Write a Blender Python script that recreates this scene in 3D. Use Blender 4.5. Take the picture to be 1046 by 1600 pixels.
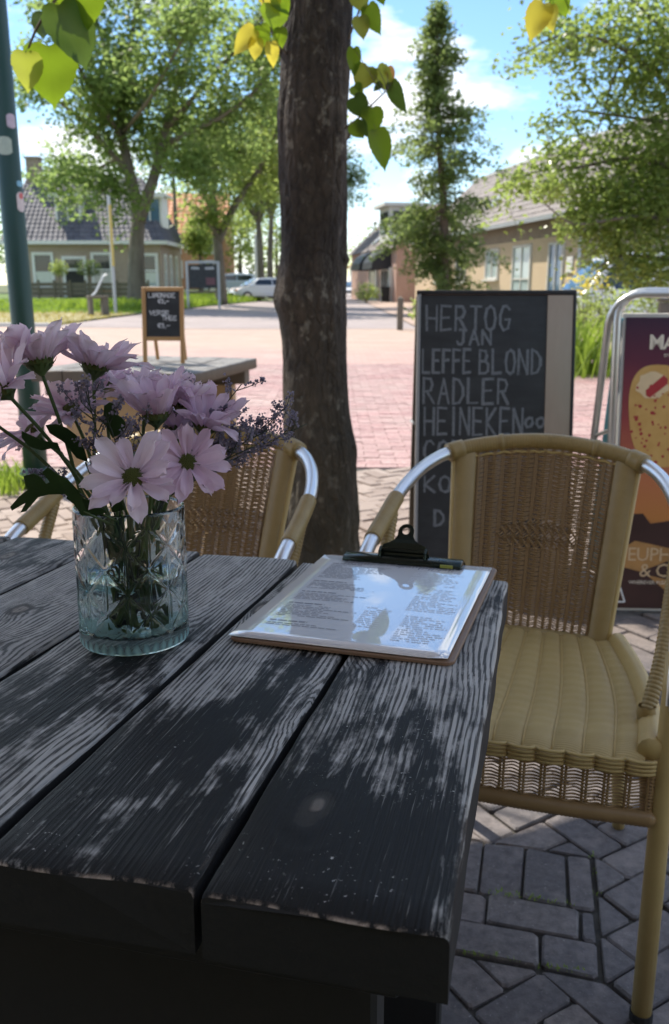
import bpy, math, random
import numpy as np
from mathutils import Vector, Matrix, Euler

for o in list(bpy.data.objects): bpy.data.objects.remove(o)
S = bpy.context.scene
COL = S.collection
R = math.radians
rnd = random.Random(7)
rng = np.random.default_rng(7)

# ------------------------------------------------------------------ camera
CAM_H, FPX, HOR = 1.11, 1350.0, 445.0            # eye height, focal length and horizon measured on the 1046x1600 photograph
PITCH = math.atan2(800.0 - HOR, FPX)
cd = bpy.data.cameras.new("camera"); cam = bpy.data.objects.new("camera", cd); COL.objects.link(cam)
cam.location = (0, 0, CAM_H); cam.rotation_euler = (math.pi / 2 - PITCH, 0, 0)
cd.sensor_fit = 'VERTICAL'; cd.sensor_height = 36.0; cd.sensor_width = 36.0; cd.lens = 36.0 * FPX / 1600.0
cd.clip_start = 0.02; cd.clip_end = 3000
cd.dof.use_dof = True; cd.dof.focus_distance = 0.72; cd.dof.aperture_fstop = 11.5
S.camera = cam

# ------------------------------------------------------------------ world, sun, exposure
SUN_EL, SUN_AZ = R(56), math.atan2(-0.70, 0.714)   # azimuth from +Y towards +X
W = bpy.data.worlds.new("World"); S.world = W; W.use_nodes = True
wt = W.node_tree; wt.nodes.clear()
def wn(t, **p):
    n = wt.nodes.new(t)
    for k, v in p.items(): setattr(n, k, v)
    return n
wo = wn('ShaderNodeOutputWorld'); bg = wn('ShaderNodeBackground'); bg.inputs[1].default_value = 0.145
sky = wn('ShaderNodeTexSky', sky_type='NISHITA'); sky.sun_disc = False
sky.sun_elevation = SUN_EL; sky.sun_rotation = SUN_AZ; sky.air_density = 1.0; sky.dust_density = 0.15; sky.ozone_density = 3.0
tc = wn('ShaderNodeTexCoord'); sp = wn('ShaderNodeSeparateXYZ'); wt.links.new(tc.outputs['Generated'], sp.inputs[0])
mp = wn('ShaderNodeMapping'); mp.inputs['Scale'].default_value = (5.2, 5.2, 13.0); mp.inputs['Location'].default_value = (3.1, 0.4, 0.55)
wt.links.new(tc.outputs['Generated'], mp.inputs[0])
cn = wn('ShaderNodeTexNoise'); cn.inputs['Scale'].default_value = 1.0; cn.inputs['Detail'].default_value = 7; cn.inputs['Roughness'].default_value = 0.52
wt.links.new(mp.outputs[0], cn.inputs['Vector'])
cr = wn('ShaderNodeValToRGB'); cr.color_ramp.elements[0].position = 0.50; cr.color_ramp.elements[1].position = 0.59
wt.links.new(cn.outputs[0], cr.inputs[0])
# thin haze band right above the horizon
hz = wn('ShaderNodeMapRange'); hz.inputs[1].default_value = 0.0; hz.inputs[2].default_value = 0.16; hz.inputs[3].default_value = 0.22; hz.inputs[4].default_value = 0.0
wt.links.new(sp.outputs[2], hz.inputs[0])
mx = wn('ShaderNodeMath', operation='MAXIMUM'); wt.links.new(cr.outputs[0], mx.inputs[0]); wt.links.new(hz.outputs[0], mx.inputs[1])
mc = wn('ShaderNodeMix', data_type='RGBA'); wt.links.new(mx.outputs[0], mc.inputs[0]); hs = wn('ShaderNodeHueSaturation'); hs.inputs['Saturation'].default_value = 1.12; hs.inputs['Value'].default_value = 0.90; wt.links.new(sky.outputs[0], hs.inputs['Color']); wt.links.new(hs.outputs[0], mc.inputs[6]); mc.inputs[7].default_value = (5.6, 5.8, 6.1, 1)
wt.links.new(mc.outputs[2], bg.inputs[0]); wt.links.new(bg.outputs[0], wo.inputs[0])

sd = bpy.data.lights.new("sun", 'SUN'); sd.energy = 3.9; sd.angle = R(0.55); sd.color = (1.0, 0.93, 0.82)
sun = bpy.data.objects.new("sun", sd); COL.objects.link(sun)
to_sun = Vector((math.cos(SUN_EL) * math.sin(SUN_AZ), math.cos(SUN_EL) * math.cos(SUN_AZ), math.sin(SUN_EL)))
sun.rotation_euler = to_sun.to_track_quat('Z', 'Y').to_euler(); sun.location = (-20, 20, 40)
S.view_settings.view_transform = 'Standard'; S.view_settings.look = 'None'
S.view_settings.exposure = 0.84; S.view_settings.gamma = 1.0; S.view_settings.use_curve_mapping = False
S.render.engine = 'CYCLES'
S.cycles.use_denoising = True
S.cycles.max_bounces = 14; S.cycles.transmission_bounces = 14; S.cycles.diffuse_bounces = 5; S.cycles.glossy_bounces = 6; S.cycles.transparent_max_bounces = 12
S.cycles.sample_clamp_indirect = 8.0

# ------------------------------------------------------------------ helpers
def at(px, py, D):
    """Point at ground distance D (metres ahead) on the sight line measured at px, py of the photograph."""
    a = (px - 523.0) / FPX; b = -(py - 800.0) / FPX
    c, s = math.cos(PITCH), math.sin(PITCH)
    r = Vector((a, c + b * s, -s + b * c)); t = D / r.y
    return Vector((r.x * t, r.y * t, CAM_H + r.z * t))
def gnd(px, py, z=0.0):
    a = (px - 523.0) / FPX; b = -(py - 800.0) / FPX
    c, s = math.cos(PITCH), math.sin(PITCH)
    r = Vector((a, c + b * s, -s + b * c)); t = (z - CAM_H) / r.z
    return Vector((r.x * t, r.y * t, z))
def smooth(x):
    x = min(1.0, max(0.0, x)); return x * x * (3 - 2 * x)
def tz(x, y):
    """Height of the terrain: flat street, a low bank rising to the far side on the lawn."""
    return 0.012 * min(max(y - 18, 0), 80) * smooth((-x - 2.5) / 7.0)

class MB:
    def __init__(self): self.v = []; self.f = []; self.mi = []
    def add(self, vs, fs, mi=0):
        b = len(self.v); self.v += [tuple(p) for p in vs]; self.f += [tuple(i + b for i in f) for f in fs]; self.mi += [mi] * len(fs)
        return self
    def box(self, c, s, rot=None, mi=0, taper=1.0):
        x, y, z = s[0] / 2, s[1] / 2, s[2] / 2
        vs = [Vector((sx * x * (taper if sz > 0 else 1), sy * y * (taper if sz > 0 else 1), sz * z)) for sz in (-1, 1) for sy in (-1, 1) for sx in (-1, 1)]
        if rot is not None: vs = [rot @ p for p in vs]
        c = Vector(c)
        return self.add([p + c for p in vs], [(0, 2, 3, 1), (4, 5, 7, 6), (0, 1, 5, 4), (2, 6, 7, 3), (0, 4, 6, 2), (1, 3, 7, 5)], mi)
    def bbox(self, c, s, b=0.004, rot=None, mi=0):
        """box with chamfered edges"""
        x, y, z = s[0] / 2, s[1] / 2, s[2] / 2
        vs = []; idx = {}
        for sx in (-1, 1):
            for sy in (-1, 1):
                for sz in (-1, 1):
                    for ax in range(3):
                        p = [sx * (x - b), sy * (y - b), sz * (z - b)]
                        p[ax] = (sx * x, sy * y, sz * z)[ax]
                        idx[(sx, sy, sz, ax)] = len(vs); vs.append(Vector(p))
        fs = []
        for ax in range(3):
            o1, o2 = [a for a in range(3) if a != ax]
            for sg in (-1, 1):
                q = []
                for a, d in ((-1, -1), (1, -1), (1, 1), (-1, 1)):
                    k = [0, 0, 0]; k[ax] = sg; k[o1] = a; k[o2] = d; q.append(idx[(*k, ax)])
                flip = (sg > 0) == (ax != 1)
                fs.append(tuple(q if flip else q[::-1]))
        for ax in range(3):
            o1, o2 = [a for a in range(3) if a != ax]
            for a in (-1, 1):
                for d in (-1, 1):
                    k0 = [0, 0, 0]; k1 = [0, 0, 0]; k0[ax] = -1; k1[ax] = 1; k0[o1] = k1[o1] = a; k0[o2] = k1[o2] = d
                    fs.append((idx[(*k0, o1)], idx[(*k1, o1)], idx[(*k1, o2)], idx[(*k0, o2)]))
        for sx in (-1, 1):
            for sy in (-1, 1):
                for sz in (-1, 1): fs.append(tuple(idx[(sx, sy, sz, a)] for a in range(3)))
        if rot is not None: vs = [rot @ p for p in vs]
        c = Vector(c)
        return self.add([p + c for p in vs], fs, mi)
    def tube(self, pts, r, seg=10, mi=0, cap=True, closed=False):
        pts = [Vector(p) for p in pts]; n = len(pts)
        rr = r if hasattr(r, '__len__') else [r] * n
        vs = []; fs = []; nrm = None
        for i, p in enumerate(pts):
            if closed: t = pts[(i + 1) % n] - pts[i - 1]
            else: t = pts[min(i + 1, n - 1)] - pts[max(i - 1, 0)]
            if t.length < 1e-9: t = Vector((0, 0, 1))
            t.normalize()
            if nrm is None:
                nrm = t.orthogonal().normalized()
            else:
                nrm = (nrm - t * nrm.dot(t))
                nrm = nrm.normalized() if nrm.length > 1e-6 else t.orthogonal().normalized()
            b = t.cross(nrm)
            for k in range(seg):
                a = 2 * math.pi * k / seg
                vs.append(p + (nrm * math.cos(a) + b * math.sin(a)) * rr[i])
        m = n if closed else n - 1
        for i in range(m):
            j = (i + 1) % n
            for k in range(seg):
                k2 = (k + 1) % seg
                fs.append((i * seg + k, i * seg + k2, j * seg + k2, j * seg + k))
        if cap and not closed:
            fs.append(tuple(range(seg - 1, -1, -1))); fs.append(tuple((n - 1) * seg + k for k in range(seg)))
        return self.add(vs, fs, mi)
    def lathe(self, prof, c=(0, 0, 0), seg=24, mi=0, cap=False):
        c = Vector(c); vs = []; fs = []
        for r, z in prof:
            for k in range(seg):
                a = 2 * math.pi * k / seg; vs.append(c + Vector((r * math.cos(a), r * math.sin(a), z)))
        for i in range(len(prof) - 1):
            for k in range(seg):
                k2 = (k + 1) % seg; fs.append((i * seg + k, i * seg + k2, (i + 1) * seg + k2, (i + 1) * seg + k))
        if cap:
            fs.append(tuple(range(seg - 1, -1, -1))); fs.append(tuple((len(prof) - 1) * seg + k for k in range(seg)))
        return self.add(vs, fs, mi)
    def prism(self, poly, z0, z1, bev=0.0, mi=0):
        """polygon (counter-clockwise, x y) extruded in z, top edge chamfered by bev"""
        n = len(poly)
        cx = sum(p[0] for p in poly) / n; cy = sum(p[1] for p in poly) / n
        vs = [(p[0], p[1], z0) for p in poly]
        if bev > 0:
            vs += [(p[0], p[1], z1 - bev) for p in poly]
            for p in poly:
                d = math.hypot(p[0] - cx, p[1] - cy) or 1
                k = max(0.2, 1 - bev * 1.4 / d); vs.append((cx + (p[0] - cx) * k, cy + (p[1] - cy) * k, z1))
            L = 3
        else:
            vs += [(p[0], p[1], z1) for p in poly]; L = 2
        fs = [tuple(range(n - 1, -1, -1)), tuple((L - 1) * n + i for i in range(n))]
        for l in range(L - 1):
            for i in range(n):
                j = (i + 1) % n; fs.append((l * n + i, l * n + j, (l + 1) * n + j, (l + 1) * n + i))
        return self.add(vs, fs, mi)
    def quad(self, a, b, c, d, mi=0): return self.add([a, b, c, d], [(0, 1, 2, 3)], mi)
    def mesh(self, name, mats, smooth_=False):
        me = bpy.data.meshes.new(name); me.from_pydata(self.v, [], self.f)
        if not isinstance(mats, (list, tuple)): mats = [mats]
        for m in mats: me.materials.append(m)
        if len(mats) > 1: me.polygons.foreach_set('material_index', self.mi)
        if smooth_: me.polygons.foreach_set('use_smooth', [True] * len(me.polygons))
        me.update(); return me
    def build(self, name, mats, parent=None, smooth_=False, **kw):
        return link(name, self.mesh(name, mats, smooth_), parent, **kw)

def link(name, me, parent=None, label=None, kind=None, loc=None, rot=None):
    o = bpy.data.objects.new(name, me); COL.objects.link(o)
    if parent is not None: o.parent = parent
    if label: o['label'] = label
    if kind: o['kind'] = kind
    if loc is not None: o.location = loc
    if rot is not None: o.rotation_euler = rot
    return o
def thing(name, label, cat, loc=(0, 0, 0), rz=0.0, group=None, matrix=None):
    o = bpy.data.objects.new(name, None); COL.objects.link(o); o.empty_display_size = 0.1
    if matrix is not None: o.matrix_world = matrix
    else: o.location = loc; o.rotation_euler = (0, 0, rz)
    o['label'] = label; o['category'] = cat
    if group: o['group'] = group
    return o
def tag(o, label, cat, group=None):
    o['label'] = label; o['category'] = cat
    if group: o['group'] = group
    return o
def copy_tree(src, parent=None):
    kids = list(src.children); c = src.copy(); COL.objects.link(c); c.parent = parent
    for k in kids: copy_tree(k, c)
    return c
def spline(pts, n=8):
    """Catmull-Rom through the points"""
    P = [Vector(p) for p in pts]; P = [P[0] * 2 - P[1]] + P + [P[-1] * 2 - P[-2]]; out = []
    for i in range(1, len(P) - 2):
        for k in range(n):
            t = k / n; a, b, c, d = P[i - 1], P[i], P[i + 1], P[i + 2]
            out.append(0.5 * ((2 * b) + (c - a) * t + (2 * a - 5 * b + 4 * c - d) * t * t + (3 * b - a - 3 * c + d) * t ** 3))
    out.append(P[-2]); return out
def np_mesh(name, V, F4, mat_, smooth_=False):
    """fast mesh from arrays of vertices and quads"""
    me = bpy.data.meshes.new(name); V = np.asarray(V, np.float32); F4 = np.asarray(F4, np.int32)
    me.vertices.add(len(V)); me.vertices.foreach_set('co', V.ravel())
    me.loops.add(F4.size); me.loops.foreach_set('vertex_index', F4.ravel())
    me.polygons.add(len(F4)); me.polygons.foreach_set('loop_start', np.arange(0, F4.size, F4.shape[1], dtype=np.int32))
    try: me.polygons.foreach_set('loop_total', np.full(len(F4), F4.shape[1], np.int32))
    except Exception: pass
    me.materials.append(mat_); me.update(calc_edges=True)
    if smooth_: me.polygons.foreach_set('use_smooth', [True] * len(me.polygons))
    return me

# ------------------------------------------------------------------ materials
class NT:
    def __init__(self, name):
        self.m = bpy.data.materials.new(name); self.m.use_nodes = True; self.t = self.m.node_tree; self.t.nodes.clear()
        self.out = self.t.nodes.new('ShaderNodeOutputMaterial')
    def n(self, typ, ins=None, **props):
        nd = self.t.nodes.new(typ)
        for k, v in props.items(): setattr(nd, k, v)
        for k, v in (ins or {}).items():
            s = nd.inputs[k]
            if isinstance(v, bpy.types.NodeSocket): self.t.links.new(v, s)
            elif isinstance(v, (tuple, list)) and len(v) == 3 and s.type == 'RGBA': s.default_value = (*v, 1)
            else: s.default_value = v
        return nd
    def co(self, which='Object'): return self.n('ShaderNodeTexCoord').outputs[which]
    def map(self, v, scale=(1, 1, 1), loc=(0, 0, 0), rot=(0, 0, 0)): return self.n('ShaderNodeMapping', {'Vector': v, 'Scale': scale, 'Location': loc, 'Rotation': rot}).outputs[0]
    def noise(self, v, scale=5, detail=4, rough=0.5, dist=0.0): return self.n('ShaderNodeTexNoise', {'Vector': v, 'Scale': scale, 'Detail': detail, 'Roughness': rough, 'Distortion': dist}).outputs[0]
    def math(self, op, a, b=0.0, clamp=False): return self.n('ShaderNodeMath', {0: a, 1: b}, operation=op, use_clamp=clamp).outputs[0]
    def mix(self, f, a, b, blend='MIX'): return self.n('ShaderNodeMix', {0: f, 6: a, 7: b}, data_type='RGBA', blend_type=blend).outputs[2]
    def rng(self, v, a, b, c=0.0, d=1.0): return self.n('ShaderNodeMapRange', {0: v, 1: a, 2: b, 3: c, 4: d}).outputs[0]
    def ramp(self, v, stops):
        nd = self.n('ShaderNodeValToRGB', {0: v}); e = nd.color_ramp.elements
        while len(e) < len(stops): e.new(0.5)
        for i, (p, c) in enumerate(stops): e[i].position = p; e[i].color = (*c, 1)
        return nd.outputs[0]
    def rand(self): return self.n('ShaderNodeObjectInfo').outputs['Random']
    def island(self): return self.n('ShaderNodeNewGeometry').outputs['Random Per Island']
    def bump(self, h, strength=0.3, dist=0.002): return self.n('ShaderNodeBump', {'Height': h, 'Strength': strength, 'Distance': dist}).outputs[0]
    def bsdf(self, ins): return self.n('ShaderNodeBsdfPrincipled', ins).outputs[0]
    def done(self, sh, vol=None):
        self.t.links.new(sh, self.out.inputs[0])
        if vol is not None: self.t.links.new(vol, self.out.inputs[1])
        return self.m
def flat(name, col, rough=0.6, metal=0.0, var=0.12, scale=30.0, bump=0.0, coat=0.0):
    """plain surface with slight uneven tone and gloss"""
    t = NT(name); v = t.co(); n = t.noise(v, scale, 5, 0.6)
    c = t.mix(n, tuple(x * (1 - var) for x in col), tuple(min(1, x * (1 + var)) for x in col))
    ins = {'Base Color': c, 'Roughness': t.rng(n, 0.2, 0.8, max(0.02, rough - 0.08), min(1, rough + 0.08)), 'Metallic': metal, 'Coat Weight': coat}
    if bump > 0: ins['Normal'] = t.bump(t.noise(v, scale * 4, 4, 0.6), bump)
    return t.done(t.bsdf(ins))
def leafy(name, c1, c2, trans=0.5, tcol=None, island=True, rough=0.45):
    t = NT(name); r = t.island() if island else t.rand()
    n = t.noise(t.co('Object'), 1.2 if island else 30, 2)
    f = t.math('ADD', t.math('MULTIPLY', r, 0.7), t.math('MULTIPLY', n, 0.35))
    c = t.mix(f, c1, c2)
    tint = t.mix(0.65, c, tcol if tcol else (c2[0] * 2.2, c2[1] * 2.0, c2[2] * 1.0))
    d = t.bsdf({'Base Color': c, 'Roughness': rough, 'Specular IOR Level': 0.35})
    tr = t.n('ShaderNodeBsdfTranslucent', {'Color': tint}).outputs[0]
    return t.done(t.n('ShaderNodeMixShader', {0: trans, 1: d, 2: tr}).outputs[0])

def wood_plank(name, dark, worn, wear_lo, wear_hi, near_dark=True, scale=1.0):
    """planed board, grain along local Y, stain rubbed off along the grain, a knot or two"""
    t = NT(name); v = t.co('Object'); r = t.rand()
    off = t.n('ShaderNodeCombineXYZ', {0: t.math('MULTIPLY', r, 7.3), 1: t.math('MULTIPLY', r, 13.7), 2: t.math('MULTIPLY', r, 3.1)}).outputs[0]
    v2 = t.n('ShaderNodeVectorMath', {0: v, 1: off}, operation='ADD').outputs[0]
    kv = t.map(v2, (6.6 * scale, 3.6 * scale, 0.001))
    vor = t.n('ShaderNodeTexVoronoi', {'Vector': kv, 'Scale': 1.0, 'Randomness': 0.9}, voronoi_dimensions='2D', feature='F1')
    kd = t.math('ADD', vor.outputs['Distance'], t.math('MULTIPLY', t.math('SUBTRACT', t.noise(v2, 30, 3), 0.5), 0.10))
    knot = t.rng(kd, 0.05, 0.34, 1.0, 0.0)
    knot2 = t.math('POWER', knot, 2.0)
    s = t.n('ShaderNodeSeparateXYZ', {0: v2}); so = t.n('ShaderNodeSeparateXYZ', {0: v})
    warp = t.noise(t.map(v2, (5, 1.6, 5)), 1.0, 3, 0.5)
    ph = t.math('ADD', t.math('MULTIPLY', s.outputs[0], 1250.0 * scale), t.math('ADD', t.math('MULTIPLY', warp, 95.0), t.math('MULTIPLY', knot2, 26.0)))
    ring = t.rng(t.math('SINE', ph), -1, 1)
    fib = t.noise(t.map(v2, (620 * scale, 10 * scale, 620 * scale)), 1.0, 3, 0.65)
    fib2 = t.noise(t.map(v2, (150 * scale, 5 * scale, 150 * scale)), 1.0, 3, 0.6)
    fib = t.rng(fib, 0.3, 0.7); fib2 = t.rng(fib2, 0.3, 0.7)
    grain = t.math('ADD', t.math('MULTIPLY', t.math('MULTIPLY', ring, t.rng(t.noise(t.map(v2, (14, 4, 14)), 1.0, 2), .35, .6)), 0.36), t.math('ADD', t.math('MULTIPLY', fib, 0.55), t.math('MULTIPLY', fib2, 0.42)))   # about .2 to 1.1
    big = t.noise(t.map(v2, (8.0, 3.2, 8.0)), 1.0, 5, 0.62, 0.3)
    blotch = t.noise(t.map(v2, (60, 26, 60)), 1.0, 4, 0.7)
    if near_dark:
        big = t.math('ADD', big, t.rng(so.outputs[1], 0.0, 0.42, -0.11, 0.07))
    w = t.math('ADD', t.math('MULTIPLY', big, 1.25), t.math('ADD', t.math('MULTIPLY', fib2, 0.16), t.math('MULTIPLY', blotch, 0.30)))
    w = t.rng(w, 0.745 + 0.15 * wear_lo, 0.745 + 0.15 * wear_hi)                      # where the stain has gone
    lines = t.rng(t.math('ADD', t.math('MULTIPLY', ring, 0.50), t.math('MULTIPLY', fib, 0.55)), 0.36, 0.54)
    lines = t.math('MAXIMUM', lines, t.math('MULTIPLY', t.rng(blotch, .52, .66), .7))
    wear = t.math('MULTIPLY', w, t.rng(lines, 0, 1, 0.12, 1.0))
    wear = t.math('MAXIMUM', wear, t.math('MULTIPLY', t.rng(t.math('ADD', fib, t.math('MULTIPLY', big, .9)), 1.18, 1.36), .55))
    wcol = t.mix(t.math('ADD', t.math('MULTIPLY', fib2, .5), t.math('MULTIPLY', blotch, .5)), tuple(x * 0.38 for x in worn), tuple(min(1, x * 1.0) for x in worn))
    wcol = t.mix(t.math('MULTIPLY', knot2, 0.45), wcol, tuple(x * 0.5 for x in worn))
    dcol = t.mix(blotch, tuple(x * 0.7 for x in dark), tuple(x * 1.5 for x in dark))
    c = t.mix(wear, dcol, wcol)
    speck = t.rng(t.noise(v2, 300, 3, 0.6), 0.66, 0.70)
    speck = t.math('MULTIPLY', speck, t.rng(t.noise(v2, 14, 3), 0.52, 0.62))
    c = t.mix(t.math('MULTIPLY', speck, 0.8), c, worn)
    bn = t.n('ShaderNodeBevel', {0: 0.006}, samples=6); gn = t.n('ShaderNodeNewGeometry')
    dt = t.n('ShaderNodeVectorMath', {0: bn.outputs[0], 1: gn.outputs['Normal']}, operation='DOT_PRODUCT').outputs['Value']
    edge = t.math('MULTIPLY', t.rng(dt, 0.985, 0.90), t.rng(t.noise(t.map(v2, (90, 22, 90)), 1.0, 4, .65), .46, .60))
    c = t.mix(t.math('MULTIPLY', edge, 0.8), c, (worn[0] * .95, worn[1] * .78, worn[2] * .66))
    ringk = t.rng(t.math('SINE', t.math('MULTIPLY', kd, 75.0)), -1, 1)
    eye = t.rng(kd, .04, .09, 1, 0)
    c = t.mix(t.math('MULTIPLY', eye, .6), c, (worn[0] * .42, worn[1] * .37, worn[2] * .33)); c = t.mix(t.math('MULTIPLY', t.math('MULTIPLY', t.rng(kd, .05, .16, 1, 0), t.rng(ringk, .75, .2)), .75), c, dark)
    h = t.math('ADD', t.math('MULTIPLY', grain, 0.9), t.math('ADD', t.math('MULTIPLY', wear, -0.25), t.math('MULTIPLY', t.math('MULTIPLY', ringk, knot), 0.5)))
    rough = t.rng(wear, 0, 1, 0.58, 0.82)
    return t.done(t.bsdf({'Base Color': c, 'Roughness': rough, 'Specular IOR Level': 0.2, 'Normal': t.bump(h, 0.6, 0.0016)}))

m_black_plank = wood_plank('black_stained_wood', (0.0085, 0.0080, 0.0076), (0.56, 0.535, 0.50), 0.16, 0.86)
m_grey_plank = wood_plank('grey_weathered_wood', (0.13, 0.12, 0.11), (0.42, 0.41, 0.39), -0.12, 0.6, near_dark=False)
m_black_end = flat('black_end_grain', (0.006, 0.0055, 0.0055), 0.75, bump=0.3, scale=60)
m_dark_panel = flat('dark_painted_panel', (0.010, 0.009, 0.008), 0.8, bump=0.2, scale=20)
def wood_simple(name, a, b, ax=(60, 4, 60), rough=0.5):
    t = NT(name); v = t.n('ShaderNodeVectorMath', {0: t.co(), 1: t.rand()}, operation='ADD').outputs[0]
    n = t.noise(t.map(v, ax), 1.0, 4, 0.6); k = t.noise(v, 6, 3)
    c = t.mix(t.math('MULTIPLY', t.math('ADD', n, k), 0.5), a, b)
    return t.done(t.bsdf({'Base Color': c, 'Roughness': rough, 'Normal': t.bump(n, 0.2, 0.001)}))
m_tan_wood = wood_simple('tan_plywood', (0.36, 0.24, 0.12), (0.52, 0.37, 0.20), (30, 30, 3))
m_pine = wood_simple('oiled_pine', (0.42, 0.22, 0.08), (0.58, 0.34, 0.14), (40, 40, 4))
m_brown_wood = wood_simple('brown_frame_wood', (0.16, 0.07, 0.035), (0.26, 0.12, 0.06), (50, 50, 4))
m_pale_strip = wood_simple('pale_tan_strip', (0.34, 0.26, 0.20), (0.46, 0.36, 0.28), (50, 50, 4))
m_old_post = wood_simple('weathered_post_wood', (0.10, 0.08, 0.06), (0.2, 0.17, 0.13), (30, 30, 4), 0.8)
m_hardboard = flat('brown_hardboard', (0.22, 0.13, 0.075), 0.5, bump=0.1, scale=120)
m_black_paint = flat('black_paint', (0.012, 0.012, 0.013), 0.5)
def chalkboard(name):
    t = NT(name); v = t.co(); n = t.noise(v, 9, 5, 0.6); s = t.noise(t.map(v, (6, 1, 30)), 1.0, 4, 0.6)
    c = t.mix(t.math('MULTIPLY', n, s), (0.010, 0.0115, 0.013), (0.085, 0.092, 0.098))
    return t.done(t.bsdf({'Base Color': c, 'Roughness': 0.55}))
m_board = chalkboard('chalkboard_black')
def chalk(name, col):
    t = NT(name); v = t.co(); n = t.noise(v, 260, 3, 0.7); k = t.rng(n, 0.36, 0.62, 0.35, 1.0)
    c = t.mix(k, (0.05, 0.055, 0.06), col)
    return t.done(t.bsdf({'Base Color': c, 'Roughness': 0.9}))
m_chalk = chalk('chalk_grey', (0.24, 0.26, 0.28))
m_chalk_faint = chalk('chalk_faint', (0.05, 0.055, 0.06))
m_chalk_white = chalk('chalk_white', (0.85, 0.85, 0.85))
m_alu = flat('brushed_aluminium', (0.72, 0.74, 0.76), 0.34, 1.0, 0.03, 12)
m_chrome = flat('silver_painted_tube', (0.62, 0.62, 0.6), 0.32, 0.85, 0.06, 40)
def wicker(name, a, b, lines=700.0, rough=0.42):
    t = NT(name); v = t.co(); n = t.noise(v, 26, 4, 0.6); f = t.noise(v, 500, 2, 0.6)
    c = t.mix(t.math('ADD', t.math('MULTIPLY', n, 0.7), t.math('MULTIPLY', f, 0.3)), a, b)
    return t.done(t.bsdf({'Base Color': c, 'Roughness': rough, 'Specular IOR Level': 0.45, 'Normal': t.bump(f, 0.15, 0.0006)}))
m_weave = wicker('brown_wicker_strand', (0.24, 0.145, 0.055), (0.40, 0.26, 0.12))
m_wrap = wicker('olive_wicker_wrap', (0.27, 0.185, 0.066), (0.42, 0.305, 0.13))
m_seat = wicker('straw_wicker_seat', (0.43, 0.30, 0.11), (0.60, 0.45, 0.19))
def glass_mat():
    t = NT('clear_glass'); g = t.n('ShaderNodeBsdfGlass', {'Color': (0.98, 0.997, 0.99), 'Roughness': 0.0, 'IOR': 1.45}).outputs[0]
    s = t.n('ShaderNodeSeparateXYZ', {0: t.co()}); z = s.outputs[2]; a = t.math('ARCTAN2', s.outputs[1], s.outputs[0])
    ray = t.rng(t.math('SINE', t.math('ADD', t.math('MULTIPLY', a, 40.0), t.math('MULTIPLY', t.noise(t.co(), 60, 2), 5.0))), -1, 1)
    fr = t.math('MULTIPLY', t.rng(z, .0185, .006, 0, 1), t.rng(ray, 0, 1, .3, .75))         # glow of the foot painted in as pale teal
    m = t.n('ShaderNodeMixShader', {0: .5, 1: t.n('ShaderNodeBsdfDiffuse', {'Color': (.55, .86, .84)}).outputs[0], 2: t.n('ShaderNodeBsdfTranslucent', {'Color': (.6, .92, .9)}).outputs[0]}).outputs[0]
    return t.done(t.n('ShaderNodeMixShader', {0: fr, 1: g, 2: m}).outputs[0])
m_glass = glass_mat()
m_water = (lambda t: t.done(t.n('ShaderNodeBsdfGlass', {'Color': (0.965, 0.99, 0.98), 'Roughness': 0.0, 'IOR': 1.33}).outputs[0]))(NT('water'))
def window_glass(name, col=(0.02, 0.025, 0.03)):
    t = NT(name); return t.done(t.bsdf({'Base Color': t.mix(t.noise(t.co(), 1.5, 2), col, tuple(x * 1.8 for x in col)), 'Roughness': 0.04, 'Specular IOR Level': 0.8}))
m_pane = window_glass('dark_window_glass')
m_pane_pale = window_glass('pale_curtained_glass', (0.30, 0.36, 0.34))
m_pane_blue = window_glass('painted_blue_reflection', (0.05, 0.10, 0.16))  # blue of a reflection painted into the pane colour
m_white = flat('white_paint', (0.74, 0.74, 0.72), 0.45, var=0.05)
m_offwhite = flat('off_white_plaster', (0.62, 0.6, 0.55), 0.7)
m_grey_metal = flat('grey_metal', (0.35, 0.36, 0.37), 0.45, 0.6)
m_dark_metal = flat('dark_green_metal', (0.02, 0.028, 0.022), 0.22, 0.75)
m_green_pole = flat('green_enamel', (0.012, 0.050, 0.036), 0.4, 0.0, 0.15, 8)
m_black_rubber = flat('black_rubber', (0.015, 0.015, 0.015), 0.8)
# ------------------------------------------------------------------ setting: ground, street, pavement, lawn
def ground_mat(name, cols, scale, rough=0.9, bump=0.4):
    t = NT(name); v = t.co(); n = t.noise(v, scale, 6, 0.65); n2 = t.noise(v, scale * 0.13, 4, 0.6)
    c = t.ramp(t.math('ADD', t.math('MULTIPLY', n, 0.55), t.math('MULTIPLY', n2, 0.45)), [(0.3, cols[0]), (0.5, cols[1]), (0.7, cols[2])])
    return t.done(t.bsdf({'Base Color': c, 'Roughness': rough, 'Normal': t.bump(n, bump, 0.02)}))
m_earth = ground_mat('earth_and_grass', ((0.07, 0.085, 0.03), (0.10, 0.12, 0.04), (0.16, 0.15, 0.07)), 1.2)
m_sand = ground_mat('joint_sand', ((0.035, 0.032, 0.03), (0.06, 0.055, 0.048), (0.10, 0.09, 0.07)), 40)
m_lawn = ground_mat('lawn_soil', ((0.07, 0.12, 0.02), (0.10, 0.17, 0.025), (0.14, 0.2, 0.04)), 2.0)
m_dry = ground_mat('dry_verge', ((0.22, 0.2, 0.08), (0.32, 0.28, 0.13), (0.40, 0.34, 0.18)), 1.0)
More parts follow.
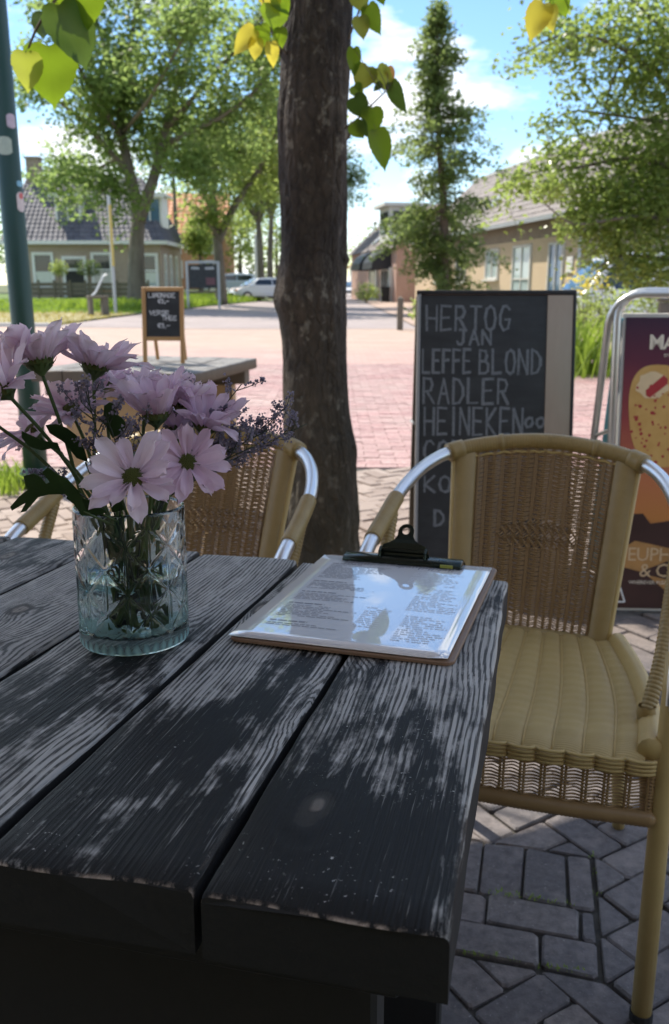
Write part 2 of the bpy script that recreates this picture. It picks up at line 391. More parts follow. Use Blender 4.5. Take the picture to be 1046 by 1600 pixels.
def brick_mat(name, a, b, c3, sunlit_or_moss=True):
    """fired brick, tone varies from brick to brick"""
    t = NT(name); v = t.co('Object'); g = t.n('ShaderNodeNewGeometry'); pos = g.outputs['Position']
    r = t.math('FRACT', t.math('ADD', g.outputs['Random Per Island'], t.rand()))
    n = t.noise(pos, 55, 5, 0.65); big = t.noise(pos, 1.6, 4, 0.6)
    c = t.ramp(r, [(0.0, a), (0.5, b), (1.0, c3)])
    c = t.mix(t.rng(n, 0.35, 0.7, 0.0, 0.75), c, tuple(x * 0.55 for x in a)); c = t.mix(t.rng(t.noise(pos, 17, 5, .7), .5, .68, 0, .5), c, tuple(x * 1.35 for x in c3))
    c = t.mix(t.rng(big, 0.35, 0.7, 0.0, 0.3), c, (0.24, 0.21, 0.19))
    if sunlit_or_moss: c = t.mix(t.rng(t.n('ShaderNodeSeparateXYZ', {0: pos}).outputs[1], 2.4, 3.6, 0, .75), c, t.mix(r, (.30, .22, .17), (.40, .31, .25)))  # bricks further off painted warmer to stand for sunlight on them
    else: c = t.mix(t.rng(t.noise(pos, .8, 5, .65), .45, .72, 0, .35), c, (.50, .40, .34))
    sp_ = t.rng(t.noise(pos, 230, 2), 0.68, 0.74)
    c = t.mix(t.math('MULTIPLY', sp_, 0.5), c, (0.45, 0.43, 0.41))
    return t.done(t.bsdf({'Base Color': c, 'Roughness': t.rng(n, 0.2, 0.8, 0.55, 0.8), 'Normal': t.bump(t.math('ADD', n, t.math('MULTIPLY', t.noise(pos, 240, 3), 0.4)), 0.55, 0.003)}))
m_brick = brick_mat('grey_purple_paver', (0.095, 0.086, 0.09), (0.15, 0.133, 0.134), (0.215, 0.182, 0.168))
m_brick_red = brick_mat('red_street_brick', (0.40, 0.22, 0.205), (0.46, 0.27, 0.25), (0.51, 0.34, 0.305), False)
def far_brick(name, a, b, mortar):
    t = NT(name); v = t.co()
    br = t.n('ShaderNodeTexBrick', {'Vector': v, 'Color1': a, 'Color2': b, 'Mortar': mortar, 'Scale': 1.0, 'Mortar Size': 0.006, 'Brick Width': 0.21, 'Row Height': 0.07})
    n = t.noise(v, 0.35, 5, 0.6); n2 = t.noise(t.map(v, (0.25, 2.0, 1)), 1.0, 4, 0.6)
    c = t.mix(t.rng(n, 0.35, 0.7, 0.0, 0.45), br.outputs[0], tuple(x * 1.25 for x in b))
    c = t.mix(t.rng(n2, 0.45, 0.7, 0.0, 0.4), c, tuple(x * 0.7 for x in a))
    return t.done(t.bsdf({'Base Color': c, 'Roughness': 0.8, 'Normal': t.bump(br.outputs[1], -0.2, 0.004)}))
def square_mat():
    """brick square: red bricks that run out into buff ones, the change ragged and dusty"""
    t = NT('brick_square'); v = t.co(); s = t.n('ShaderNodeSeparateXYZ', {0: v})
    br = [t.n('ShaderNodeTexBrick', {'Vector': v, 'Color1': a, 'Color2': b, 'Mortar': m_, 'Scale': 1.0, 'Mortar Size': 0.006, 'Brick Width': 0.21, 'Row Height': 0.07}) for a, b, m_ in (((0.41, 0.235, 0.215), (0.47, 0.285, 0.26), (0.30, 0.21, 0.185)), ((0.40, 0.31, 0.23), (0.47, 0.37, 0.27), (0.33, 0.27, 0.2)))]
    n = t.noise(t.map(v, (.5, .22, 1)), 1.0, 6, .68); n2 = t.noise(v, 1.3, 5, .65)
    y = t.math('ADD', s.outputs[1], t.math('MULTIPLY', t.math('SUBTRACT', n, .5), 9.0)); y = t.math('ADD', y, t.math('MULTIPLY', t.math('MINIMUM', t.math('ADD', s.outputs[0], 1.5), 0.0), .55))
    c = t.mix(t.math('MULTIPLY', t.rng(y, 12.0, 16.5), .65), br[0].outputs[0], br[1].outputs[0])
    c = t.mix(t.rng(n2, .45, .7, 0, .3), c, (.50, .40, .34)); c = t.mix(t.rng(t.noise(t.map(v, (.22, 1.4, 1)), 1.0, 5, .6), .5, .7, 0, .35), c, (.22, .17, .155))
    return t.done(t.bsdf({'Base Color': c, 'Roughness': 0.8, 'Normal': t.bump(br[0].outputs[1], -0.2, 0.004)}))
m_street_far = square_mat(); m_beige_far = m_street_far
m_road_far = far_brick('grey_brick_road', (0.30, 0.25, 0.235), (0.36, 0.30, 0.28), (0.22, 0.19, 0.18))

def sheet(name, ys, left, right, off, mat_, nx=14, kind='structure'):
    V = []; F = []
    for y in ys:
        a, b = left(y), right(y)
        for i in range(nx + 1):
            x = a + (b - a) * i / nx; V.append((x, y, tz(x, y) + off))
    w = nx + 1
    for j in range(len(ys) - 1):
        for i in range(nx): F.append((j * w + i, j * w + i + 1, (j + 1) * w + i + 1, (j + 1) * w + i))
    return link(name, np_mesh(name, V, F, mat_), kind=kind)
ysg = [-60, -30, -10, 0, 6, 12, 16, 18, 20, 23, 26, 30, 35, 40, 46, 52, 60, 70, 80, 90, 98, 110, 140, 200, 320, 520, 900]
sheet('ground', ysg, lambda y: -40 - max(y, 0) * 1.2, lambda y: 40 + max(y, 0) * 1.2, -0.05, m_earth, 60)
# beyond the individual bricks the same paving carries on as sheets
lin = lambda a, b, n: [a + (b - a) * i / n for i in range(n + 1)]
sheet('street', lin(12.6, 23, 12), lambda y: -34, lambda y: -1.2, 0.0, m_street_far, 24)
sheet('sidewalk', lin(12.6, 23, 10), lambda y: -1.2, lambda y: 30, 0.0, m_beige_far, 16)
road_l = lambda y: -7.5 + min(y - 23, 37) * 0.09 + max(0, y - 60) * 0.05
road_r = lambda y: 2.2 + (y - 23) * -0.005 if y < 60 else 2.0 + (y - 60) * 0.012
sheet('road', lin(23.02, 60, 14) + lin(64, 190, 12), lambda y: road_l(y), lambda y: road_r(y), 0.004, m_road_far, 10)
sheet('far_sidewalk', lin(23.02, 120, 20), lambda y: road_r(y) + 0.02, lambda y: road_r(y) + 3.2, 0.02, m_beige_far, 4)
sheet('lawn', lin(23.2, 60, 18), lambda y: -60, lambda y: road_l(y) - 0.25, 0.012, m_lawn, 30)
sheet('dry_verge', lin(23.15, 31.5, 8), lambda y: -50, lambda y: road_l(y) - .3, 0.022, m_dry, 24)
# sand bed under the pavers
MB().box((0, 6.2, -0.028), (26, 12.9, 0.03)).build('sand_bed', m_sand, kind='structure')

# ---- brick paving by hand: herringbone with one band of stretchers and soldiers, all turned with the house fronts
A = R(13.5); UX, UY = Vector((math.cos(A), -math.sin(A), 0)), Vector((math.sin(A), math.cos(A), 0))
def uv2xy(u, v): return (u * UX.x + v * UY.x, u * UX.y + v * UY.y)
def clip(poly, nx_, ny_, d):
    """keep the part of the polygon with nx*x+ny*y <= d"""
    out = []
    for i in range(len(poly)):
        p, q = poly[i], poly[(i + 1) % len(poly)]; a = nx_ * p[0] + ny_ * p[1] - d; b = nx_ * q[0] + ny_ * q[1] - d
        if a <= 0: out.append(p)
        if (a < 0 < b) or (b < 0 < a): k = a / (a - b); out.append((p[0] + (q[0] - p[0]) * k, p[1] + (q[1] - p[1]) * k))
    return out
def area(poly): return 0.5 * sum(poly[i][0] * poly[(i + 1) % len(poly)][1] - poly[(i + 1) % len(poly)][0] * poly[i][1] for i in range(len(poly)))
BW, GAP = 0.077, 0.0045
near_bricks = []; far_polys = []
C45 = math.cos(R(45))
def rect(cx_, cy_, lx, ly, rot):
    c, s = math.cos(rot), math.sin(rot)
    return [(cx_ + c * x - s * y, cy_ + s * x + c * y) for x, y in ((-lx / 2, -ly / 2), (lx / 2, -ly / 2), (lx / 2, ly / 2), (-lx / 2, ly / 2))]
B0, B1, B2, BR = 1.262, 1.425, 1.585, 0.155     # band of stretchers, then soldiers, and where it stops
polys = []
N = 80
for i in range(-N, N):
    for j in range(-N, N):
        d = (i - j) % 4
        if d == 0: cx_, cy_, lx, ly = i + 1, j + 0.5, 2, 1
        elif d == 3: cx_, cy_, lx, ly = i + 0.5, j + 1, 1, 2
        else: continue
        X, Y = (cx_ * C45 - cy_ * C45) * BW, (cx_ * C45 + cy_ * C45) * BW + 2.4
        x, y = uv2xy(X, Y)
        if not (0.2 < y < 5.3 and -3.4 < x < 3.6): continue
        P = rect(X, Y, lx * BW - GAP, ly * BW - GAP, R(45))
        if min(p[0] for p in P) > BR or max(p[1] for p in P) < B0 or min(p[1] for p in P) > B2: polys.append(P); continue
        for Q in (clip(P, 0, 1, B0 - .004), clip(P, 0, -1, -(B2 + .004)), clip(clip(clip(P, -1, 0, -(BR + .005)), 0, -1, -(B0 - .003)), 0, 1, B2 + .003)):
            if len(Q) >= 3 and area(Q) > 0.0012: polys.append(Q)
k = 0
for row, v in enumerate((1.303, 1.385)):
    u = -2.6 + 0.07 * row
    while u < BR - 0.018:
        L = 0.166; e = min(u + L, BR); polys.append([(u, v - 0.038), (e - 0.006, v - 0.038), (e - 0.006, v + 0.038), (u, v + 0.038)]); u += L
u = -2.55
while u < BR - 0.018:
    e = min(u + 0.083, BR); polys.append([(u, B1 + 0.003), (e - 0.006, B1 + 0.003), (e - 0.006, B2 - 0.003), (u, B2 - 0.003)]); u += 0.083
def seen_size(P):
    cx_ = sum(p[0] for p in P) / len(P); cy_ = sum(p[1] for p in P) / len(P); x, y = uv2xy(cx_, cy_)
    inframe = abs(x) < y * 0.43 + 0.05 and x > 0.02 + (1.3 - y) * 0.15 and y > 0.85
    return (0 if inframe else 1, y)
polys.sort(key=seen_size)
pave = link('brick_pavement', MB().box((0, 2.75, -0.034), (7.0, 5.2, 0.014)).mesh('brick_pavement', m_sand), kind='structure')
stuffmb = MB(); cache = {}
for i, P in enumerate(polys):
    W_ = [uv2xy(*p) for p in P]; cx_ = sum(p[0] for p in W_) / len(W_); cy_ = sum(p[1] for p in W_) / len(W_)
    hz_ = rnd.uniform(-0.007, 0.002); tx, ty = rnd.gauss(0, 0.022), rnd.gauss(0, 0.022)
    if i < 298:
        key = tuple((round(p[0] - cx_, 3), round(p[1] - cy_, 3)) for p in W_) + (i % 3,)
        if key not in cache:
            q = [(p[0] - cx_ + rnd.uniform(-.0022, .0022), p[1] - cy_ + rnd.uniform(-.0022, .0022)) for p in W_]
            n_ = len(q); sub = []
            for a in range(n_):                                     # worn corners
                p, nx_ = Vector(q[a]), Vector(q[(a + 1) % n_]); L = (nx_ - p).length; c_ = min(rnd.uniform(.003, .008), L * 0.2)
                d_ = (nx_ - p).normalized(); sub += [tuple(p + d_ * c_), tuple(nx_ - d_ * c_)]
            cache[key] = MB().prism(sub, -0.026, 0.0, 0.0035).mesh('brick', m_brick)
        o = link('brick', cache[key], pave); o.location = (cx_, cy_, hz_); o.rotation_euler = (tx, ty, rnd.gauss(0, 0.008))
    else:
        m_ = MB().prism(W_, -0.026, 0.0, 0.004)
        stuffmb.add([(p[0], p[1], p[2] + hz_ + (p[0] - cx_) * tx + (p[1] - cy_) * ty) for p in m_.v], m_.f)
stuffmb.build('small_bricks', m_brick, pave, kind='stuff')
# red bricks of the street, one by one to the distance where they merge
rb = MB(); v = 5.34
rowi = 0
while v < 12.55:
    u = -9.0 + (0.1 if rowi % 2 else 0)
    while u < 5.6:
        h_ = rnd.uniform(-0.004, 0.002)
        if abs(u) < v * 0.55 + 0.6: rb.box((u + 0.1, v + 0.05, -0.012 + h_), (0.195, 0.094, 0.024))
        u += 0.2
    v += 0.1; rowi += 1
street_b = rb.build('street_bricks', m_brick_red, kind='structure')
# the outer lengths of the same street, far to both sides
for sgn in (-1, 1):
    sheet('street', lin(5.32, 12.58, 4), (lambda y: -34) if sgn < 0 else (lambda y: y * 0.55 + 0.65), (lambda y: -(y * 0.55 + 0.65)) if sgn < 0 else (lambda y: 30), -0.006, m_street_far, 6)
sheet('sidewalk', lin(0.3, 5.3, 4), lambda y: -34, lambda y: -3.55, -0.004, m_beige_far, 6)
sheet('sidewalk', lin(0.3, 5.3, 4), lambda y: 3.75, lambda y: 30, -0.004, m_beige_far, 6)
# kerb between street and verge
for i in range(34):
    x = -7.9 - i * 0.9; MB().bbox((0, 0, 0), (0.88, 0.14, 0.16), 0.012).build('kerb', m_offwhite, kind='structure', loc=(x, 23.07, tz(x, 23) + 0.02))

# ---- grass: blades
m_blade = leafy('grass_blade', (0.09, 0.16, 0.02), (0.17, 0.25, 0.04), 0.5, (0.50, 0.66, 0.08))
m_dryblade = leafy('dry_grass_blade', (0.16, 0.17, 0.05), (0.34, 0.29, 0.12), 0.4)
def blades(name, spots, hgt, mat_, wid=0.02, kind='stuff'):
    n = len(spots); P = np.array([(x, y, tz(x, y)) for x, y in spots]); ang = rng.uniform(0, 2 * np.pi, n); h = hgt * rng.uniform(0.5, 1.25, n); le = rng.normal(0, 0.35, (n, 2)) * h[:, None]
    dx = np.stack([np.cos(ang), np.sin(ang), np.zeros(n)], 1) * (wid * h / hgt)[:, None]
    mid = P + np.stack([le[:, 0] * .4, le[:, 1] * .4, h * .6], 1); tip = P + np.stack([le[:, 0], le[:, 1], h], 1)
    V = np.stack([P - dx, P + dx, mid + dx * .7, mid - dx * .7, tip + dx * .1, tip - dx * .1], 1).reshape(-1, 3)
    b = np.arange(n)[:, None] * 6
    F = np.concatenate([b + np.array([[0, 1, 2, 3]]), b + np.array([[3, 2, 4, 5]])], 0)
    return link(name, np_mesh(name, V, F, mat_), kind=kind)
def scatter(n, x0, x1, y0, y1, f=lambda x, y: True):
    out = []
    while len(out) < n:
        x, y = rnd.uniform(x0, x1), rnd.uniform(y0, y1)
        if f(x, y): out.append((x, y))
    return out
blades('lawn_grass', scatter(12000, -26, -6, 30.5, 47, lambda x, y: x < road_l(y) - 0.4), 0.10, m_blade, 0.035)
blades('verge_grass', scatter(6500, -14, -3.2, 34, 58, lambda x, y: road_l(y) - 4.2 < x < road_l(y) - 0.3), 0.30, m_blade, 0.03)
blades('dry_grass', scatter(6000, -20, -7.2, 23.3, 32), 0.07, m_dryblade, 0.02)
blades('post_grass', scatter(700, -2.35, -1.72, 4.55, 5.05), 0.11, m_blade, 0.006)
jt = []
for _ in range(34):
    u, v = rnd.choice([(rnd.uniform(-.1, .12), B0), (rnd.uniform(-.1, .12), B1), (BR, rnd.uniform(1.2, 1.6)), (rnd.uniform(-.05, .05), 1.43)])
    cx_, cy_ = uv2xy(u, v)
    jt += [(cx_ + rnd.gauss(0, .006), cy_ + rnd.gauss(0, .004)) for _k in range(5)]
blades('joint_weeds', jt, 0.006, m_blade, 0.0011)
# ------------------------------------------------------------------ buildings
def wall_brick(name, a, b, mortar, bump=0.3):
    t = NT(name); v = t.co()
    s = t.n('ShaderNodeSeparateXYZ', {0: v}); w = t.n('ShaderNodeCombineXYZ', {0: t.math('ADD', s.outputs[0], s.outputs[1]), 1: s.outputs[2], 2: 0.0}).outputs[0]
    br = t.n('ShaderNodeTexBrick', {'Vector': w, 'Color1': a, 'Color2': b, 'Mortar': mortar, 'Scale': 1.0, 'Mortar Size': 0.008, 'Brick Width': 0.22, 'Row Height': 0.065})
    n = t.noise(v, 0.7, 5, 0.6)
    c = t.mix(t.rng(n, 0.3, 0.7, 0.0, 0.4), br.outputs[0], tuple(x * 0.7 for x in a))
    return t.done(t.bsdf({'Base Color': c, 'Roughness': 0.85}))
def tile_mat(name, a, b):
    t = NT(name); r = t.island(); n = t.noise(t.co(), 1.1, 5, 0.6)
    c = t.mix(t.math('ADD', t.math('MULTIPLY', r, 0.6), t.math('MULTIPLY', n, 0.5)), a, b)
    return t.done(t.bsdf({'Base Color': c, 'Roughness': 0.62, 'Specular IOR Level': 0.3}))
m_wall_tan = wall_brick('tan_brick', (0.40, 0.30, 0.23), (0.46, 0.36, 0.28), (0.46, 0.40, 0.34))
m_wall_render = flat('ochre_render', (0.58, 0.45, 0.30), 0.8, var=0.08, scale=3)
m_wall_brown = wall_brick('brown_brick', (0.25, 0.19, 0.14), (0.31, 0.24, 0.18), (0.33, 0.29, 0.24))
m_wall_pink = wall_brick('pink_brick', (0.48, 0.27, 0.2), (0.54, 0.33, 0.25), (0.5, 0.42, 0.36))
m_wall_orange = wall_brick('orange_brick', (0.5, 0.2, 0.08), (0.58, 0.27, 0.12), (0.5, 0.4, 0.3))
m_tile_blue = tile_mat('grey_glazed_tile', (0.065, 0.065, 0.08), (0.15, 0.145, 0.16))
m_tile_brown = tile_mat('greyish_brown_tile', (0.14, 0.12, 0.115), (0.24, 0.205, 0.19))
m_tile_orange = tile_mat('orange_tile', (0.45, 0.16, 0.06), (0.58, 0.24, 0.1))
m_awning = flat('black_awning_cloth', (0.02, 0.02, 0.024), 0.5)
m_zinc = flat('zinc', (0.42, 0.44, 0.46), 0.4, 0.3)

def roof_tiles(parent, a, b, c, d, mat_, pw=0.3, ph=0.36, name='roof'):
    """pantiles on the slope a-b (eaves, left to right) and d-c (ridge): every tile a raised, tilted slab"""
    a, b, c, d = map(Vector, (a, b, c, d)); mb = MB()
    nrm = (b - a).cross(d - a).normalized()
    if nrm.z < 0: nrm = -nrm
    L = max((b - a).length, (c - d).length); H = (d - a).length
    nu, nv = max(2, int(L / pw)), max(2, int(H / ph))
    P = lambda s, t: (a.lerp(b, s)).lerp(d.lerp(c, s), t)
    mb.quad(a, b, c, d)
    for j in range(nv):
        for i in range(nu):
            s0, s1, t0, t1 = i / nu, (i + 1) / nu, j / nv, (j + 1.08) / nv
            sm = (s0 * 0.45 + s1 * 0.55); hi = 0.075 + rnd.uniform(-.008, .008); lo = 0.02
            p = [P(s0, t0) + nrm * lo, P(sm, t0) + nrm * hi, P(s1, t0) + nrm * lo, P(s1, t1) + nrm * (lo - .015), P(sm, t1) + nrm * (hi - .04), P(s0, t1) + nrm * (lo - .015), P(sm, t0)]
            mb.add(p, [(0, 1, 4, 5), (1, 2, 3, 4), (0, 6, 1), (6, 2, 1)])
    return mb.build(name, mat_, parent)
def framed_window(parent, w, h, loc, rz=0.0, glass=None, frame=None, bars=(0, 0), fw=0.1, depth=0.1, name='window', sill=True):
    """window facing local -Y: frame, recessed pane, glazing bars, sill"""
    mb = MB(); f = frame or m_white
    mb.box((-w / 2 + fw / 2, 0, h / 2), (fw, depth, h)); mb.box((w / 2 - fw / 2, 0, h / 2), (fw, depth, h))
    mb.box((0, 0, h - fw / 2), (w - 2 * fw, depth, fw)); mb.box((0, 0, fw / 2), (w - 2 * fw, depth, fw))
    for k in range(bars[0]): mb.box((-w / 2 + w * (k + 1) / (bars[0] + 1), 0.005, h / 2), (fw * .6, depth * .8, h - 2 * fw))
    for k in range(bars[1]): mb.box((0, 0.003, h * (k + 1) / (bars[1] + 1)), (w - 2 * fw, depth * .7, fw * .6))
    o = mb.build(name, f, parent, loc=loc, rot=(0, 0, rz))
    MB().box((0, 0.02, h / 2), (w - 2 * fw + .01, 0.02, h - 2 * fw + .01)).build('pane', glass or m_pane, o)
    if sill: MB().box((0, -0.06, -0.04), (w + .1, depth + .1, 0.07)).build('sill', m_offwhite, o)
    return o

# ---- the old house across the lawn
HX, HY = -18.8, 52.0; hz0 = tz(-15, 52)
house = thing('village_house', 'low brick house with grey tiled roof and white dormers beyond the lawn', 'house', (HX, HY, hz0))
LW, DP, EV, RG = 8.75, 7.0, 3.1, 6.9
MB().box((LW / 2, DP / 2, EV / 2), (LW, DP, EV)).build('wall', m_wall_tan, house)
hip = 1.6
roof_tiles(house, (-.3, -.4, EV), (LW + .4, -.4, EV), (LW - hip, DP / 2, RG), (0.2, DP / 2, RG), m_tile_blue)
roof_tiles(house, (LW + .4, -.4, EV), (LW + .4, DP + .4, EV), (LW - hip, DP / 2 + .05, RG), (LW - hip, DP / 2 - .05, RG), m_tile_blue, name='roof')
roof_tiles(house, (LW + .4, DP + .4, EV), (-.3, DP + .4, EV), (0.2, DP / 2, RG), (LW - hip, DP / 2, RG), m_tile_blue, 0.6, 0.6, name='roof')
MB().add([(0, 0, EV), (0, DP, EV), (0.2, DP / 2, RG)], [(0, 1, 2), (2, 1, 0)]).build('gable', m_wall_tan, house)
MB().box((LW / 2, -.42, EV - .06), (LW + .9, .16, .2)).build('gutter', m_white, house)
MB().box((LW + .42, DP / 2, EV - .06), (.16, DP + .9, .2)).build('gutter', m_white, house)
MB().box((0.75, DP / 2, RG + .35), (.75, .75, 1.5)).box((0.75, DP / 2, RG + 1.14), (.9, .9, .1)).build('chimney', m_wall_brown, house)
for x, w, h, b, z, gl in ((1.95, 1.25, 1.95, (0, 0), .35, m_pane), (5.35, 1.25, 1.95, (0, 1), .35, m_pane_pale), (8.0, 1.2, 1.95, (0, 1), .3, m_pane)):
    wd = framed_window(house, w, h, (x, -.03, z + .22), 0, m_pane, m_white, b, .16)
    MB().box((0, -.002, h * .27), (w - .34, .02, h * .36)).build('curtain', m_offwhite if gl is not m_pane else m_pane_pale, wd)
d_ = MB().box((-.62, 0, 1.1), (.17, .12, 2.3)).box((.62, 0, 1.1), (.17, .12, 2.3)).box((0, 0, 2.17), (1.07, .12, .16)).box((0, 0, 1.5), (1.07, .1, .14)).build('front_door', m_white, house, loc=(3.75, -.03, 0.05))
MB().box((0, .02, .72), (1.07, .04, 1.44)).build('leaf', m_black_paint, d_); MB().box((0, .02, 1.83), (1.07, .03, .52)).build('pane', m_pane, d_)
for k in range(3):
    framed_window(house, .75, 2.0, (LW + .03, 1.2 + k * 1.8, .45), R(90), m_pane_pale, m_white, (0, 1), .14)
for dx, dw in ((3.35, 1.5), (8.1, 1.4)):
    dm = MB().box((0, 1.0, .85), (dw, 2.0, 1.7)).box((0, .9, 1.78), (dw + .5, 2.5, .12)).box((0, -.42, 1.72), (dw + .5, .1, .22)).build('dormer', m_white, house, loc=(dx, .85, EV + .85))
    MB().box((0, -.02, .88), (dw - .3, .05, 1.3)).build('pane', m_pane_blue if dx > 5 else m_pane, dm)
    MB().box((0, -.05, .88), (.07, .05, 1.3)).build('glazing_bar', m_white, dm)
# red flower box below the third window
MB().box((5.35, -.2, .42), (1.1, .25, .22)).build('flower_box', m_wall_orange, house)

# ---- house of orange brick further back
oh = thing('brick_house', 'orange brick house with a tiled gable half hidden by trees beyond the grey roof', 'house', (-16.0, 82, tz(-16, 82)))
MB().box((3, 4, 2.4), (6, 8, 4.8)).build('wall', m_wall_orange, oh)
roof_tiles(oh, (-.3, -.3, 4.8), (6.3, -.3, 4.8), (6.3, 4, 8.6), (-.3, 4, 8.6), m_tile_orange, .5, .5)
for x in (0, 6): MB().add([(x, 0, 4.8), (x, 8, 4.8), (x, 4, 8.5)], [(0, 2, 1)]).build('gable', m_wall_orange, oh)
for x in (1.5, 4.4): framed_window(oh, 1.3, 1.5, (x, -.05, 1.0), 0, m_pane); framed_window(oh, 1.2, 1.3, (x, -.05, 3.1), 0, m_pane)

# ---- ochre row on the right; local X runs down the street away from us, local -Y is the front
def street_matrix(x, y): return Matrix.Translation((x, y, 0)) @ Matrix.Rotation(math.atan2(1.0, -0.16), 4, 'Z')
row = thing('ochre_house', 'long ochre rendered house with brown tiled roof behind the chalkboard', 'house', matrix=street_matrix(8.48, 31.0))
LR = 23.0
# local X along the street; the road side is local +Y; mirror by putting the body on -Y
MB().box((LR / 2, -3.6, 1.42), (LR, 7.2, 2.84)).build('wall', m_wall_render, row)
MB().box((LR / 2, -3.6, 3.2), (LR + .04, 7.16, .72)).build('upper_wall', m_wall_brown, row)  # darker band under the eaves: its shade put into the wall colour
MB().box((-.08, -3.6, 1.78), (.16, 7.3, 3.56)).build('end_wall', m_wall_brown, row)
for x in (-.1, LR): MB().add([(x, .15, 3.56), (x, -7.3, 3.56), (x, -3.6, 6.85)], [(0, 2, 1)]).build('gable', m_wall_brown, row)
roof_tiles(row, (LR + .2, .45, 3.5), (-.3, .45, 3.5), (-.3, -3.6, 7.0), (LR + .2, -3.6, 7.0), m_tile_brown, .34, .38)
roof_tiles(row, (-.3, -7.5, 3.5), (LR + .2, -7.5, 3.5), (LR + .2, -3.6, 7.0), (-.3, -3.6, 7.0), m_tile_brown, .6, .6)
MB().box((LR / 2, .5, 3.48), (LR + .5, .14, .16)).build('gutter', m_zinc, row)
MB().tube([(-.12, .12, 3.5), (-.12, .12, .1)], .06, 8).build('drainpipe', m_zinc, row)
MB().box((LR / 2, -3.6, 7.06), (LR + .4, .3, .14)).build('ridge_cap', m_offwhite, row)
for x, z in ((8.4, 4.7), (12.5, 4.9)):
    MB().box((0, 0, 0), (1.0, 1.1, .1)).build('skylight', m_zinc, row, loc=(x, -1.2, z + .05), rot=(-math.atan2(3.5, 4.05), 0, 0))
def front_opening(x0, x1, z0, z1, glass, name, bars=(0, 0)):
    o = framed_window(row, x1 - x0, z1 - z0, ((x0 + x1) / 2, .03, z0), math.pi, glass, m_offwhite, bars, .09, .1, name, sill=z0 > .5)
    return o
front_opening(8.25, 9.97, 1.34, 2.64, m_pane_pale, 'window', (1, 0))
front_opening(4.48, 6.5, 0.02, 2.66, m_pane_pale, 'glass_door', (1, 1))
front_opening(1.36, 2.72, 0.02, 2.62, m_pane_blue, 'glass_door', (1, 0))
front_opening(13, 14.6, 1.2, 2.7, m_pane, 'window', (1, 0)); front_opening(17, 18.6, 1.2, 2.7, m_pane, 'window', (1, 0))
MB().box((.8, .04, 1.8), (.5, .03, .55)).build('notice_plate', m_white, row)

# ---- shop with black awnings down the street
shop = thing('awning_shop', 'distant pink brick shop with two black barrel awnings over its doors', 'shop', matrix=street_matrix(3.92, 57.0))
LS = 16.0
MB().box((LS / 2, -3.5, 1.7), (LS, 7, 3.4)).build('wall', m_wall_pink, shop)
roof_tiles(shop, (LS + .2, .35, 3.35), (-.2, .35, 3.35), (-.2, -2.6, 6.0), (LS + .2, -2.6, 6.0), m_tile_brown, .5, .5)
roof_tiles(shop, (-.2, -7.2, 3.35), (LS + .2, -7.2, 3.35), (LS + .2, -2.6, 6.0), (-.2, -2.6, 6.0), m_tile_brown, .8, .8)
for x in (-.05, LS + .05): MB().add([(x, .1, 3.4), (x, -7.1, 3.4), (x, -2.6, 6.0)], [(0, 2, 1)]).build('gable', m_wall_pink, shop)
dm = MB().box((0, 0, 1.1), (3.0, 2.6, 2.2)).box((0, 0.1, 2.3), (3.6, 3.2, .2)).build('dormer', m_offwhite, shop, loc=(4.2, -1.4, 3.9))
MB().box((0, 1.31, 1.2), (2.4, .04, 1.4)).build('pane', m_pane, dm); MB().box((-1.51, 0.1, 1.2), (.04, 1.9, 1.4)).build('pane', m_pane, dm)
for x in (2.0, 8.0): MB().box((0, 0, 0), (.8, 1.2, .1)).build('skylight', m_zinc, shop, loc=(x, -.55, 4.3), rot=(-.73, 0, 0))
for x0 in (1.5, 5.8):
    aw = MB(); prof = [(0.0, 3.35), (.5, 3.28), (.95, 3.0), (1.25, 2.55), (1.32, 2.1)]
    for sg, xx in ((1, x0), (-1, x0 + 3.2)):
        aw.add([(xx, y, z) for y, z in prof] + [(xx, 0, 2.1)], [tuple(range(6))])
    for (y0, z0), (y1, z1) in zip(prof, prof[1:]): aw.quad((x0, y0, z0), (x0 + 3.2, y0, z0), (x0 + 3.2, y1, z1), (x0, y1, z1))
    aw.build('awning', m_awning, shop)
    o = framed_window(shop, 2.6, 2.1, (x0 + 1.6, .03, .02), math.pi, m_pane, m_offwhite, (2, 0), .1, .1, 'shop_door', False)
    MB().box((x0 - .35, .1, 1.1), (.35, .2, 2.2)).build('pilaster', m_offwhite, shop)
sh2 = thing('gabled_house', 'small far white gabled house with orange roof at the end of the road', 'house', (1.7, 92, 0))
MB().box((3, 4, 1.5), (6, 8, 3)).add([(0, 0, 3), (6, 0, 3), (3, 0, 5.4), (0, 8, 3), (6, 8, 3), (3, 8, 5.4)], [(0, 1, 2), (3, 5, 4)]).build('wall', m_white, sh2)
roof_tiles(sh2, (-.3, 8.2, 2.8), (-.3, -.2, 2.8), (3, -.2, 5.5), (3, 8.2, 5.5), m_tile_orange, .6, .6)
roof_tiles(sh2, (6.3, -.2, 2.8), (6.3, 8.2, 2.8), (3, 8.2, 5.5), (3, -.2, 5.5), m_tile_orange, .6, .6)
framed_window(sh2, 1.0, 1.3, (1.6, -.05, .9)); framed_window(sh2, 1.0, 1.3, (4.4, -.05, .9))

# unseen cafe front behind the camera, added to shade the near table end
cafe = thing('added_cafe_front', 'added unseen brick cafe front that shades the terrace table', 'building', (-.4, -1.6, 0), R(-13.5))
MB().box((0, -.15, 1.7), (12, .3, 3.4)).build('wall', m_wall_brown, cafe)
framed_window(cafe, 2.4, 2.0, (-2.5, .02, .9), math.pi, m_pane, m_white, (1, 0)); framed_window(cafe, 2.4, 2.0, (2.5, .02, .9), math.pi, m_pane, m_white, (1, 0))
MB().bbox((0, .03, 1.1), (1.1, .08, 2.2), .01).build('door', m_green_pole, cafe)
